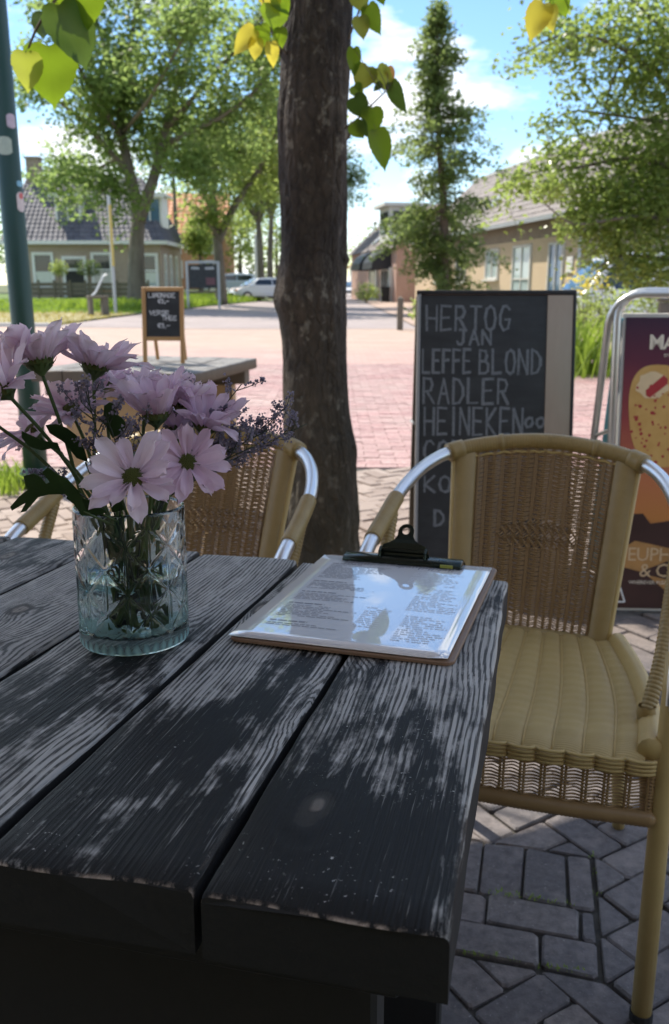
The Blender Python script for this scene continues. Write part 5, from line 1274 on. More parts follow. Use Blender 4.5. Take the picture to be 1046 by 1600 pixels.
m_ink = flat('printing_ink', (.30, .30, .33), .5); m_ink.node_tree.nodes['Principled BSDF'].inputs['Coat Weight'].default_value = 1.0; m_ink.node_tree.nodes['Principled BSDF'].inputs['Coat Roughness'].default_value = .02
m_ink2 = flat('washed_out_ink', (.68, .69, .72), .5)  # ink paled to imitate the sky reflection washing over it
tx = MB(); tx2 = MB(); tr = random.Random(4)
def line(mb, x0, x1, y, h, dens=1.0):
    x = x0
    while x < x1:
        w = tr.uniform(.003, .011)
        if tr.random() < dens: mb.quad((x, y, pz(x, y) + .0004), (min(x + w, x1), y, pz(x + w, y) + .0004), (min(x + w, x1), y + h, pz(x + w, y) + .0004), (x, y + h, pz(x, y) + .0004))
        x += w + .0016
for blk, (ya, yb) in enumerate(((.045, .050), (.072, .108), (.128, .150), (.170, .192), (.212, .268))):
    y = yb
    while y > ya:
        line(tx, -.092, -.092 + tr.uniform(.045, .085), y, .0016, .93); y -= .0048
    line(tx, -.092, -.05, yb + .007, .0028, 1)
for (ya, yb, xa, xb) in ((.03, .105, .045, .098), (.12, .2, .04, .098), (.06, .12, -.002, .03), (.21, .262, .02, .09)):
    y = yb
    while y > ya: line(tx2, xa, xa + (xb - xa) * tr.uniform(.6, 1), y, .0014, .9); y -= .0058
for k in range(34):
    x = -.075 + k * .0042; tx.tube([(x, .278 + tr.uniform(-.004, .004), .0068), (x + .003, .288 + tr.uniform(-.005, .006), .0068)], .0006, 4)
tx.build('printed_text', m_ink, sheet_o, kind='stuff'); tx2.build('printed_text', m_ink2, sheet_o, kind='stuff')
CL = Matrix.Translation((-.005, .304, .0034))
cp = MB(); prof = [(-.015, .0034), (-.0165, .0050), (-.013, .0080), (-.004, .0096), (.008, .0088), (.015, .0055), (.017, .0012)]
n = len(prof); xs = [-.078, -.076, -.04, 0, .04, .076, .078]
vs = [(x, y * (1 if abs(x) < .077 else .72), z if abs(x) < .077 else z * .7) for x in xs for y, z in prof]
cp.add(vs, [(i * n + j, i * n + j + 1, (i + 1) * n + j + 1, (i + 1) * n + j) for i in range(len(xs) - 1) for j in range(n - 1)])
cl_o = cp.build('clip', m_dark_metal, CB, True); cl_o.location = CL.translation
m_ = cl_o.modifiers.new('s', 'SOLIDIFY'); m_.thickness = .0012
out = [(-.033, 0), (-.034, .006), (-.0300, .011), (-.0285, .017), (-.020, .0195), (-.0135, .024), (-.0105, .030), (-.0105, .036)]
arc = [(.0105 * math.cos(R(a)), .036 + .0105 * math.sin(R(a))) for a in range(165, 0, -15)]
poly = out + arc + [(-x, y) for x, y in reversed(out)]
hole = [(.0052 * math.cos(2 * math.pi * k / 20), .0365 + .0052 * math.sin(2 * math.pi * k / 20)) for k in range(20)]
import bmesh
def plate_with_hole(poly, hole, th):
    b = bmesh.new(); ed = []
    for ring in (poly, hole):
        v_ = [b.verts.new((x, y, 0)) for x, y in ring]
        ed += [b.edges.new((v_[i], v_[(i + 1) % len(v_)])) for i in range(len(v_))]
    bmesh.ops.triangle_fill(b, edges=ed, use_beauty=True)
    for v_ in b.verts: v_.co.z = .006 * math.sin(min(1, v_.co.y / .02) * 1.5) - .004 * (v_.co.x / .03) ** 2
    bmesh.ops.recalc_face_normals(b, faces=b.faces); g = bmesh.ops.solidify(b, geom=b.faces[:], thickness=th)
    me = bpy.data.meshes.new('lever'); b.to_mesh(me); b.free(); me.materials.append(m_dark_metal); return me
lv = link('lever', plate_with_hole(poly, hole, .0014), cl_o); lv.rotation_euler = (R(50), 0, 0); lv.location = (0, -.002, .0085)
for s in (-1, 1):
    MB().tube([(s * .030, -.008, .010), (s * .030, -.006, .017), (s * .030, .002, .0205)], .0018, 6).build('rivet_lug', m_dark_metal, cl_o)
MB().tube([(-.032, .004, .016), (.032, .004, .016)], .0032, 8).build('spring', m_dark_metal, cl_o)
MB().box((.060, -.0172, .0062), (.016, .0012, .004)).build('yellow_spot', flat('old_yellow_paint', (.32, .33, .06), .6), cl_o)

# ------------------------------------------------------------------ vase with cut diamond pattern
VM = Matrix.Translation((-.2035, .8215, .7592)) @ Matrix.Rotation(TILT, 4, 'X') @ Matrix.Rotation(R(8), 4, 'Z')
VS = thing('glass_vase', 'clear cut glass tumbler vase half full of water', 'vase', matrix=VM)
VR, VH, VW = .0545, .140, .0042
def cut_depth(th, z):
    nc = 8; u = th / (2 * math.pi) * nc; cw = 2 * math.pi * VR / nc; chh = .0440
    v_ = (z - .020) / chh
    if z < .0185 or z > VH - .011: edge = 0.0
    else: edge = 1.0
    fu, fv = u - math.floor(u), v_ - math.floor(v_)
    d1 = min(fu, 1 - fu, abs(fu - .5)) * cw
    a = abs((fu + fv) - round(fu + fv)); b = abs((fu - fv) - round(fu - fv)); sc = cw * chh / math.hypot(cw, chh)
    d2 = min(a, b) * sc
    g = max(0, 1 - d1 / .0018) * .8; g2 = max(0, 1 - d2 / .0030)
    k = min(1, max(0, (z - .0185) / .004)) * min(1, max(0, (VH - .011 - z) / .004))
    return .0014 * max(g, g2) * k
nt_, nz_ = 240, 96; V_ = []; F_ = []
prof_o = [(.0, .0), (.6, .0), (.86, .0004), (.955, .002), (.99, .005)] + [(1.0, .008 + (VH - .0095) * j / nz_) for j in range(nz_ + 1)]
prof_i = [(VR - .0008, VH + .0002), (VR - .0022, VH + .0006), (VR - VW + .0005, VH - .0004), (VR - VW, VH - .002)] + [(VR - VW - .0004, .100), (VR - VW - .0008, .05), (VR - VW - .0012, .024), (VR - VW - .006, .0165), (VR * .6, .0145), (.0, .014)]
rows_ = []
for f, z in prof_o: rows_.append([(max(f * VR, 1e-5) - (cut_depth(2 * math.pi * k / nt_, z) if f == 1.0 else 0), 2 * math.pi * k / nt_, z) for k in range(nt_)])
for r_, z in prof_i: rows_.append([(max(r_, 1e-5), 2 * math.pi * k / nt_, z) for k in range(nt_)])
for row_ in rows_:
    for r_, a, z in row_: V_.append((r_ * math.cos(a), r_ * math.sin(a), z))
for i in range(len(rows_) - 1):
    for k in range(nt_): F_.append((i * nt_ + k, i * nt_ + (k + 1) % nt_, (i + 1) * nt_ + (k + 1) % nt_, (i + 1) * nt_ + k))
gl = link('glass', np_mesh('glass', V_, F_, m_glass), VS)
WZ = .071; wr = [(1e-5, .0137), (VR * .6, .0142), (VR - VW - .0058, .0162), (VR - VW - .001, .0240), (VR - VW - .0005, .05), (VR - VW - .0003, WZ + .0008), (VR - VW - .002, WZ), (1e-5, WZ)]
MB().lathe(wr, seg=64).build('water', m_water, VS, True)

# pale teal rays over the vase floor, added to imitate light glowing there
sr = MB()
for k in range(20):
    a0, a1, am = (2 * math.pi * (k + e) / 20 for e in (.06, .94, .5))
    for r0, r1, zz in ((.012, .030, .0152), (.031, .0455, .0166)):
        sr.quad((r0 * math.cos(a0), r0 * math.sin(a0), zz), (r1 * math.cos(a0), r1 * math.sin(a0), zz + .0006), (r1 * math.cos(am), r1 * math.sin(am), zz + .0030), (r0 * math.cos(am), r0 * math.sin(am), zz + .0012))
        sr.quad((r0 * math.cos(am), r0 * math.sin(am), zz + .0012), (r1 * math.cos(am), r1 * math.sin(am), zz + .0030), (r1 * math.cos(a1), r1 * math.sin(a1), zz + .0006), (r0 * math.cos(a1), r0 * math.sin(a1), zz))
def base_glow_mat():
    t = NT('painted_base_glow'); d = t.n('ShaderNodeBsdfDiffuse', {'Color': (.70, .92, .88)}).outputs[0]; tr_ = t.n('ShaderNodeBsdfTranslucent', {'Color': (.70, .92, .88)}).outputs[0]; tp = t.n('ShaderNodeBsdfTransparent', {'Color': (.95, 1, .99)}).outputs[0]
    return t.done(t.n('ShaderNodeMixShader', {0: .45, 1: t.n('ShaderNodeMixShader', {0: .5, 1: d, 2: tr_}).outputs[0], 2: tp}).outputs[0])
sr.build('base_glow_rays', base_glow_mat(), VS)
# ------------------------------------------------------------------ the bouquet
def petal_mat():
    t = NT('lilac_petal'); r_ = t.rand(); s = t.n('ShaderNodeSeparateXYZ', {0: t.co()}); v = t.co()
    c = t.mix(r_, (.80, .68, .76), (.90, .83, .87)); c = t.mix(1.0, c, t.n('ShaderNodeObjectInfo').outputs['Color'], 'MULTIPLY'); c = t.mix(t.rng(s.outputs[1], 0.0, .042, .45, 0.0), c, (.72, .52, .67))
    st = t.rng(t.noise(t.map(v, (900, 12, 1)), 1.0, 2), .35, .65, .0, .16); c = t.mix(st, c, (.62, .45, .58))
    d = t.bsdf({'Base Color': c, 'Roughness': .5, 'Specular IOR Level': .25}); tr_ = t.n('ShaderNodeBsdfTranslucent', {'Color': c}).outputs[0]
    return t.done(t.n('ShaderNodeMixShader', {0: .42, 1: d, 2: tr_}).outputs[0])
m_petal = petal_mat()
m_disc = flat('olive_disc', (.10, .115, .02), .7, var=.5, scale=500, bump=.6)
m_stem = leafy('flower_stem_green', (.06, .10, .035), (.11, .16, .05), .2, island=False)
m_mleaf = leafy('mum_leaf_green', (.03, .062, .022), (.06, .105, .034), .35, (.14, .26, .05), island=False)
m_stat_stem = flat('statice_stem', (.035, .045, .025), .7)
m_stat = leafy('statice_floret', (.14, .118, .155), (.36, .325, .40), .3, (.42, .38, .48))
def petal_mesh(seed, L=.042, Wd=.0165):
    r_ = random.Random(seed); nx_, ny_ = 6, 8; vs = []; tw = r_.uniform(-.25, .25); bend = r_.uniform(-.45, .5); ph = r_.uniform(0, 6)
    for j in range(ny_ + 1):
        t = j / ny_; w = Wd * (.28 + .72 * math.sin(min(1, t * 1.18 + .08) * math.pi / 2)) * (1 if t < .72 else math.sqrt(max(0, 1 - ((t - .72) / .285) ** 2)) * .97 + .03)
        for i in range(nx_ + 1):
            s = -1 + 2 * i / nx_; x = s * w / 2; z = .0050 * s * s * (1 - .5 * t) - .0013 * math.cos(s * 6.2) * (1 - t) + .012 * bend * t * t * 2.2 - .010 * max(0, t - .65) ** 2 * 8 * (.4 + .3 * math.sin(ph)) + .0012 * math.sin(t * 7 + s * 2 + ph)
            a = tw * t; y = L * t * (1 - (.04 * abs(s) ** 3 if t > .9 else 0)) - (.0018 * math.sin(s * 5 + ph) if t > .95 else 0)
            vs.append((x * math.cos(a) - z * math.sin(a), y, x * math.sin(a) + z * math.cos(a)))
    return MB().add(vs, [(j * (nx_ + 1) + i, j * (nx_ + 1) + i + 1, (j + 1) * (nx_ + 1) + i + 1, (j + 1) * (nx_ + 1) + i) for j in range(ny_) for i in range(nx_)]).mesh('petal', m_petal, True)
PET = [petal_mesh(s) for s in range(14)]
dm_ = MB()
for k in range(120):
    a = k * 2.39996; q = math.sqrt(k / 120); rr_ = .0092 * q; zz = .0042 * (1 - q * q)
    dm_.lathe([(.00095, 0), (.0007, .0009), (0.0001, .0013)], (rr_ * math.cos(a), rr_ * math.sin(a), zz), 5)
dm_.lathe([(.0098, -.002), (.0094, .0004), (.006, .003), (.0001, .0044)], seg=16)
DISC = dm_.mesh('disc', m_disc, True)
cm = MB().lathe([(.0016, -.012), (.004, -.0095), (.0085, -.005), (.0100, -.0005)], seg=14)
for k in range(26):
    a = 2 * math.pi * k / 13 + (.2 if k > 12 else 0); r0, z0_ = (.0088, -.004) if k < 13 else (.006, -.0078); c_, s_ = math.cos(a), math.sin(a); T_ = Vector((-s_, c_, 0)) * .0017; O = Vector((c_, s_, 0))
    p0 = O * r0 + Vector((0, 0, z0_)); p1 = O * (r0 + .0045) + Vector((0, 0, z0_ + .0036)); p2 = O * (r0 + .007) + Vector((0, 0, z0_ + .0075))
    cm.add([p0 - T_, p0 + T_, p1 + T_ * .8, p1 - T_ * .8, p2], [(0, 1, 2, 3), (3, 2, 4)])
CALYX = cm.mesh('calyx', m_stem, True)
def basis(n, up=Vector((0, 0, 1))):
    n = Vector(n).normalized(); x = up.cross(n)
    if x.length < .05: x = Vector((1, 0, 0)).cross(n)
    x.normalize(); return Matrix((x, n.cross(x), n)).transposed().to_4x4()
VASE_C = VM.translation
def mum(px, py, D, nrm, rad, label, seed, cup=(12, 34), lay=(13, 9), foot=None, leaf=None):
    tint = {2: (.93, .80, .88), 3: (.94, .84, .93), 4: (.93, .84, .92), 8: (.93, .78, .86), 11: (.92, .82, .92), 1: (1, .96, .97)}.get(seed, (.98, .93, .95))
    r_ = random.Random(seed); head = at(px, py, D); n = Vector(nrm).normalized()
    a = math.atan2(head.y - VASE_C.y, head.x - VASE_C.x); rr_ = r_.uniform(.008, .03)
    base = VASE_C + Vector((-math.cos(a) * rr_, -math.sin(a) * rr_, .018))
    rim = VASE_C + Vector((math.cos(a) * r_.uniform(.015, .042), math.sin(a) * r_.uniform(.015, .042), VH - .002 + r_.uniform(-.01, .005)))
    T = thing('chrysanthemum', label, 'flower', base, 0, 'chrysanthemums in the glass vase')
    pts = spline([base, base.lerp(rim, .55), rim, rim.lerp(head, .55) + Vector((0, 0, .008)) - n * .006, head - n * .010], 8)
    MB().tube([p - base for p in pts], [.0022 - .0005 * i / len(pts) for i in range(len(pts))], 8).build('stem', m_stem, T, True)
    HM = Matrix.Translation(head - base) @ basis(n) @ Matrix.Rotation(r_.uniform(0, 6), 4, 'Z'); sc = rad / .05
    d_ = link('disc', DISC, T); d_.matrix_basis = HM @ Matrix.Scale(sc * 1.2, 4); c_ = link('calyx', CALYX, T); c_.matrix_basis = HM @ Matrix.Scale(sc, 4)
    for L_, cnt in enumerate(lay):
        for k in range(cnt):
            an = 2 * math.pi * (k + .5 * L_) / cnt + r_.gauss(0, .09); cu = R(r_.uniform(*cup) + L_ * 10 + r_.gauss(0, 5)); s = sc * r_.uniform(.78, 1.14) * (1 - .10 * L_)
            p = link('petal', r_.choice(PET), T); p.color = (*tint, 1)
            p.matrix_basis = HM @ Matrix.Rotation(an, 4, 'Z') @ Matrix.Translation((0, .0068 * sc, .0006 * L_ - .0012)) @ Matrix.Rotation(cu, 4, 'X') @ Matrix.Rotation(r_.gauss(0, .24), 4, 'Y') @ Matrix.Diagonal((s * r_.uniform(.8, 1.1), s, s, 1))
    return T
mum(207, 746, .725, (-.02, -.74, .66), .045, 'front pale pink chrysanthemum showing its green eye over the vase rim', 1, (4, 20), (12, 6))
mum(293, 722, .775, (.22, -.84, .46), .040, 'pink chrysanthemum with green eye just right of the front bloom', 2, (2, 20), (13, 8))
mum(243, 648, .795, (-.06, -.10, 1), .053, 'upright half closed lilac bloom in the middle of the bunch', 3, (32, 58), (12, 9))
mum(322, 664, .82, (.30, -.22, .92), .050, 'lilac bloom tucked among the statice on its right side', 4, (24, 50), (12, 9))
mum(149, 573, .83, (.16, .10, .98), .054, 'pale bloom seen from below near the top of the bunch', 5, (10, 40), (13, 9))
mum(62, 566, .80, (-.18, .16, .97), .054, 'topmost pale bloom seen from beneath with dark calyx', 6, (18, 46), (13, 9))
mum(4, 606, .76, (-.42, -.42, .80), .056, 'big pale bloom at the outer edge of the bunch', 7, (4, 40), (13, 10))
mum(168, 592, .90, (.42, .1, .88), .052, 'pinker bloom below the pale bloom near the top', 8, (2, 22), (13, 8))
mum(112, 640, .84, (-.12, -.40, .9), .047, 'pale bloom behind the blue statice head', 9, (2, 22), (12, 8))
mum(52, 672, .87, (-.55, -.2, .8), .050, 'low drooping pale bloom behind the stems', 10, (0, 18), (12, 7))
mum(282, 668, .86, (.1, -.15, .98), .050, 'lilac bloom behind the two eyed blooms', 11, (22, 44), (12, 8))
mum(282, 632, .845, (.12, -.05, 1), .047, 'lilac bloom standing between the two upright lilac blooms', 13, (26, 52), (13, 9))
mum(222, 622, .865, (-.2, .05, 1), .046, 'lilac bloom behind the upright half closed bloom', 14, (24, 48), (12, 8))
mum(-22, 655, .82, (-.8, -.2, .5), .046, 'bloom mostly cut off by the picture edge', 12, (0, 20), (12, 7))

def sprig(px, py, D, label, seed, n_br=7, spread=.03, nfl=26, via=None):
    r_ = random.Random(seed); tip = at(px, py, D); a = math.atan2(tip.y - VASE_C.y, tip.x - VASE_C.x)
    base = VASE_C + Vector((r_.uniform(-.02, .02), r_.uniform(-.02, .02), .02)); rim = VASE_C + Vector((math.cos(a) * .036, math.sin(a) * .036, VH + .004))
    T = thing('statice_sprig', label, 'flower', base, 0, 'statice sprigs in the glass vase')
    pts = spline([base, base.lerp(rim, .6), rim, rim.lerp(tip, .5) + Vector((r_.gauss(0, .004), 0, .006)), tip], 8); mb = MB(); fl_ = MB()
    mb.tube([p - base for p in pts], [.0011 - .0006 * i / len(pts) for i in range(len(pts))], 6)
    n = len(pts)
    for k in range(n_br):
        f = .70 + .30 * (k + r_.random()) / n_br; p = pts[min(n - 1, int(f * (n - 1)))]
        ax = (tip - rim).normalized(); d = Vector((r_.gauss(0, 1), r_.gauss(0, .8), r_.gauss(.2, .8))); d = (d - ax * d.dot(ax)).normalized() * .8 + ax * .75 + Vector((0, 0, .2))
        L = spread * r_.uniform(.5, 1.3); q = p + d.normalized() * L; mid = p.lerp(q, .5) + Vector((r_.gauss(0, .002), r_.gauss(0, .002), -.002))
        mb.tube([p - base, mid - base, q - base], [.0007, .0005, .0004], 4)
        for j in range(nfl):
            u = .35 + .70 * r_.random() ** .7; c = (p.lerp(mid, u * 2) if u < .5 else mid.lerp(q, u * 2 - 1)) - base
            dd = Vector((r_.gauss(0, 1), r_.gauss(0, 1), r_.gauss(.4, .8))).normalized(); c = c + dd * r_.uniform(.001, .0046); s = r_.uniform(.0011, .0023)
            Bm = basis(dd).to_3x3(); ring = [c + Bm @ Vector((math.cos(t_) * s * (.9 if i % 2 else .55), math.sin(t_) * s * (.9 if i % 2 else .55), s * .75)) for i, t_ in enumerate([math.pi * i / 4 for i in range(8)])]
            fl_.add([c - dd * s * .5] + ring, [(0, i + 1, (i + 1) % 8 + 1) for i in range(8)])
    mb.build('stem', m_stat_stem, T, True); fl_.build('florets', m_stat, T, kind='stuff'); return T
for i, (px, py, D, lab, nb, sp_, nf) in enumerate((
    (378, 600, .84, 'tallest statice sprig standing over the far chair', 8, .026, 26), (446, 638, .86, 'statice sprig with a lone tip before the dark trunk', 7, .024, 24),
    (480, 662, .85, 'statice sprig reaching furthest over the chair rail', 7, .022, 26), (424, 670, .83, 'dense statice sprig before the far chair back', 9, .032, 36),
    (394, 698, .80, 'low statice sprig over the wicker weave', 9, .030, 34), (352, 655, .86, 'statice sprig beside the lilac bloom', 8, .028, 30),
    (436, 688, .87, 'statice sprig low before the far chair', 8, .030, 30), (135, 612, .74, 'blue statice head in front of the pale blooms', 10, .032, 44),
    (165, 645, .75, 'blue statice sprig above the front bloom', 9, .028, 36), (182, 690, .79, 'statice sprig just above the front pale bloom', 8, .026, 30),
    (62, 738, .74, 'dark statice sprig beside the lobed leaf', 6, .020, 24), (232, 640, .77, 'thin statice sprig before the half closed bloom', 5, .020, 10),
    (305, 600, .86, 'short statice tip behind the lilac blooms', 6, .016, 26))): sprig(px, py, D, lab, i + 70, nb, sp_, nf)
def outline_leaf(name, pxs, D, bend, label, mat_, stem_to=None):
    cx_ = sum(p[0] for p in pxs) / len(pxs); pts = [at(x, y, D + bend * ((x - cx_) / 60.0) ** 2 + .0004 * (y - 760)) for x, y in pxs]
    base = VASE_C + Vector((0, 0, .03)); T = thing(name, label, 'leaf', base, 0, 'green leaves in the bouquet')
    b = bmesh.new(); v_ = [b.verts.new(p - base) for p in pts]; b.faces.new(v_); bmesh.ops.triangulate(b, faces=b.faces[:])
    me = bpy.data.meshes.new('blade'); b.to_mesh(me); b.free(); me.materials.append(mat_); o = link('blade', me, T)
    s_ = o.modifiers.new('s', 'SOLIDIFY'); s_.thickness = .0006
    e = at(*stem_to, D); rim = VASE_C + Vector(((e - VASE_C).x * .55, (e - VASE_C).y * .3, VH - .01))
    MB().tube([Vector((0, 0, 0)), rim - base, e - base], [.0016, .0014, .001], 6).build('stalk', m_stem, T, True)
outline_leaf('lobed_leaf', [(138, 806), (124, 768), (107, 750), (88, 740), (75, 730), (66, 738), (74, 748), (78, 754), (72, 756), (64, 746), (53, 740), (37, 744), (40, 758), (44, 765), (30, 776), (16, 792), (19, 798), (40, 786), (32, 801), (41, 799), (60, 777), (76, 773), (102, 772), (116, 788), (128, 806)], .71, .012, 'large dark lobed leaf hanging out over the vase rim', m_mleaf, (132, 800))
outline_leaf('lobed_leaf', [(168, 668), (162, 650), (163, 634), (172, 628), (180, 632), (182, 646), (190, 652), (197, 660), (195, 672), (184, 680), (176, 684)], .80, .01, 'small rounded green leaf on the stem of a pale bloom', m_mleaf, (172, 684))
outline_leaf('lobed_leaf', [(70, 690), (34, 674), (34, 684), (46, 698), (66, 704), (84, 700), (96, 706), (90, 692)], .79, .01, 'narrow dark leaf under the low drooping bloom', m_mleaf, (96, 706))
outline_leaf('lobed_leaf', [(120, 715), (100, 690), (78, 676), (72, 664), (88, 662), (104, 668), (120, 680), (132, 700), (138, 722)], .81, .01, 'dark leaf among the crossing stems', m_mleaf, (134, 722))
outline_leaf('lobed_leaf', [(150, 805), (120, 790), (104, 778), (108, 770), (130, 778), (150, 786), (168, 800)], .74, .01, 'dark leaf lying on the vase rim', m_mleaf, (162, 804))
outline_leaf('lobed_leaf', [(176, 800), (166, 770), (150, 740), (160, 738), (180, 764), (196, 796)], .77, .01, 'dark narrow leaf behind the front bloom', m_mleaf, (190, 804))
# bare green stems filling the mouth of the vase
for i, (px, py, D) in enumerate(((165, 705, .84), (200, 690, .86), (228, 705, .82), (255, 760, .84), (145, 690, .85), (120, 735, .82), (310, 745, .86), (270, 770, .79), (185, 725, .88), (240, 725, .88))[:4]):
    tip = at(px, py, D); base = VASE_C + Vector((rnd.uniform(-.03, .03), rnd.uniform(-.03, .03), .018)); rim = base.lerp(tip, .58)
    T = thing('green_stem', 'thin bare green stem among the crossing stalks of the bouquet', 'stem', base, 0, 'bare green stems in the vase')
    MB().tube([Vector((0, 0, 0)), rim - base + Vector((0, 0, .004)), tip - base], [.0019, .0016, .0009], 7).build('stalk', m_stem, T, True)
    lf = MB(); p = rim.lerp(tip, .6) - base; a = rnd.uniform(0, 6); d = Vector((math.cos(a), math.sin(a), .5)).normalized(); w = d.cross(Vector((0, 0, 1))).normalized()
    for q in (0, 1):
        s = -1 if q else 1; p = rim.lerp(tip, .35 + .4 * q) - base; d2 = Vector((d.x * s, d.y * s, d.z)); w2 = w
        lf.add([p, p + d2 * .010 + w2 * .0045, p + d2 * .020 + w2 * .003 + Vector((0, 0, -.002)), p + d2 * .028 + Vector((0, 0, -.005)), p + d2 * .020 - w2 * .003 + Vector((0, 0, -.002)), p + d2 * .010 - w2 * .0045], [(0, 1, 2, 3, 4, 5)])
    lf.build('leaf', m_mleaf, T)

# ------------------------------------------------------------------ the lime tree beside the table
def trunk_mat():
    t = NT('dark_lime_bark'); v = t.co(); n = t.noise(t.map(v, (9, 9, 3.2)), 1.0, 7, .68, .4); f = t.noise(t.map(v, (60, 60, 26)), 1.0, 5, .7); big = t.noise(v, 2.6, 4, .6)
    c = t.ramp(t.math('ADD', t.math('MULTIPLY', big, .45), t.math('ADD', t.math('MULTIPLY', n, .35), t.math('MULTIPLY', f, .25))), [(.32, (.010, .008, .007)), (.46, (.036, .027, .020)), (.58, (.085, .064, .046)), (.74, (.20, .155, .11))])
    vd = t.n('ShaderNodeTexVoronoi', {'Vector': t.map(t.n('ShaderNodeVectorMath', {0: v, 1: t.n('ShaderNodeVectorMath', {0: t.n('ShaderNodeTexNoise', {'Vector': v, 'Scale': 14.0, 'Detail': 3.0}).outputs['Color'], 1: (.06, .06, .06)}, operation='MULTIPLY').outputs[0]}, operation='ADD').outputs[0], (30, 30, 11)), 'Scale': 1.0}, feature='DISTANCE_TO_EDGE').outputs['Distance']
    crack = t.rng(vd, .0, .16)
    c = t.mix(t.math('MULTIPLY', t.rng(vd, .12, 0), .28), c, (.008, .0065, .0055))
    lich = t.math('MULTIPLY', t.rng(t.noise(t.map(v, (30, 30, 22)), 1.0, 4, .6), .56, .66), t.rng(big, .42, .6)); c = t.mix(t.math('MULTIPLY', lich, .75), c, (.30, .27, .21))
    sunlit_or_moss = t.rng(t.n('ShaderNodeSeparateXYZ', {0: v}).outputs[2], 1.1, .2, 0, .45); c = t.mix(t.math('MULTIPLY', sunlit_or_moss, big), c, (.085, .085, .035))  # greenish moss towards the foot of the trunk
    return t.done(t.bsdf({'Base Color': c, 'Roughness': .88, 'Normal': t.bump(t.math('ADD', t.math('ADD', n, t.math('MULTIPLY', f, .7)), t.math('MULTIPLY', crack, .22)), 1.0, .022)}))
LT = thing('linden_tree', 'dark rough tree trunk rising through the pavement between the two chairs', 'tree')
edges = [(0, 447, 551), (60, 443, 549), (130, 439, 547), (200, 435, 545), (260, 438, 543), (330, 440, 541), (390, 440, 540), (440, 433, 539), (470, 428, 540), (500, 435, 541), (540, 440, 540), (600, 441, 541), (660, 443, 548), (700, 446, 556), (740, 450, 556), (800, 450, 558), (850, 452, 557), (905, 448, 562)]
rows_ = []; DT = 3.2
for y, a, b in reversed(edges):
    A_, B_ = at(a, y, DT), at(b, y, DT); rows_.append(((A_ + B_) / 2, (B_ - A_).length / 2))
rows_[0] = (Vector((rows_[0][0].x, DT, -.02)), rows_[0][1] * 1.12)
top_c, top_r = rows_[-1]
rows_ += [(top_c + Vector((.01 * k, 0, .5 * k)), top_r * (1 - .07 * k)) for k in range(1, 9)]
cen = spline([Vector((c.x, c.y, c.z)) for c, r_ in rows_], 11); rad = spline([Vector((r_, 0, 0)) for c, r_ in rows_], 11)
from mathutils import noise as mnoise
seg = 110; vs = []
for i, (c, r_) in enumerate(zip(cen, rad)):
    for k in range(seg):
        a = 2 * math.pi * k / seg; z = c.z; ca, sa = math.cos(a), math.sin(a)
        rel = mnoise.fractal(Vector((ca * 1.6, sa * 1.6, z * 1.9)), 1.0, 2.0, 3) * .075 + mnoise.fractal(Vector((ca * 5, sa * 5, z * 7 + 3)), .8, 2.1, 5) * .030
        rid = abs(mnoise.noise(Vector((ca * 8, sa * 8, z * 3.4 + 9)))) * .045 - .012
        rr_ = r_.x * (1 + .030 * math.sin(3 * a + z * 2.1) + .016 * math.sin(5 * a - z * 5.3 + 1) + rel - rid) * (1 + .22 * math.exp(-max(0, z) * 7) * (1 + .5 * math.sin(5 * a)))
        vs.append((c.x + rr_ * ca, c.y + rr_ * sa, z))
tb = MB().add(vs, [(i * seg + k, i * seg + (k + 1) % seg, (i + 1) * seg + (k + 1) % seg, (i + 1) * seg + k) for i in range(len(cen) - 1) for k in range(seg)])
tko = tb.build('trunk', trunk_mat(), LT, True)
for px, py, s in ((436, 72, .035), (432, 468, .04), (545, 405, .03), (548, 205, .03), (470, 430, .025), (552, 700, .04)):
    c = at(px, py, DT - .06); MB().lathe([(s * .2, -s), (s * .8, -s * .5), (s, 0), (s * .75, s * .6), (s * .15, s)], c + Vector((.025 if px < 500 else -.025, .04, 0)), 12).build('knot', bpy.data.materials['dark_lime_bark'], LT, True)
# lime leaves: heart shaped, thin, lit through
def lime_leaf(seed):
    r_ = random.Random(seed); half = [(0, 0), (.15, -.07), (.33, -.03), (.44, .12), (.47, .30), (.42, .50), (.31, .70), (.17, .86), (.05, .97), (0, 1.06)]
    hs = [half[0]]
    for p, q in zip(half, half[1:]):
        for e in (1, 2, 3): hs.append((p[0] + (q[0] - p[0]) * e / 3, p[1] + (q[1] - p[1]) * e / 3))
    half = hs
    cv = r_.uniform(.05, .25); fo = r_.uniform(.12, .35); ys = [p[1] for p in half]; vs = []; fs = []
    Z = lambda x, y: fo * abs(x) * .5 - cv * y * y + .02 * math.sin(9 * y + 5 * x)
    spine = [(0, max(0, y)) for x, y in half]
    for x, y in spine: vs.append((0, y, Z(0, y)))
    n = len(half)
    for s in (-1, 1):
        b = len(vs)
        for f in (.5, 1.0):
            for k, (x, y) in enumerate(half): j = 1 + ((.045 * (k % 2) + .02 * math.sin(k * 2.1)) if f == 1 and 0 < k < n - 1 else 0); vs.append((s * x * f * j, max(0, y) * (1 - f) + y * f, Z(x * f, y) ))
        for k in range(n - 1):
            q = (k, k + 1, b + k + 1, b + k); q2_ = (b + k, b + k + 1, b + n + k + 1, b + n + k)
            fs += [q if s > 0 else q[::-1], q2_ if s > 0 else q2_[::-1]]
    return MB().add(vs, fs)
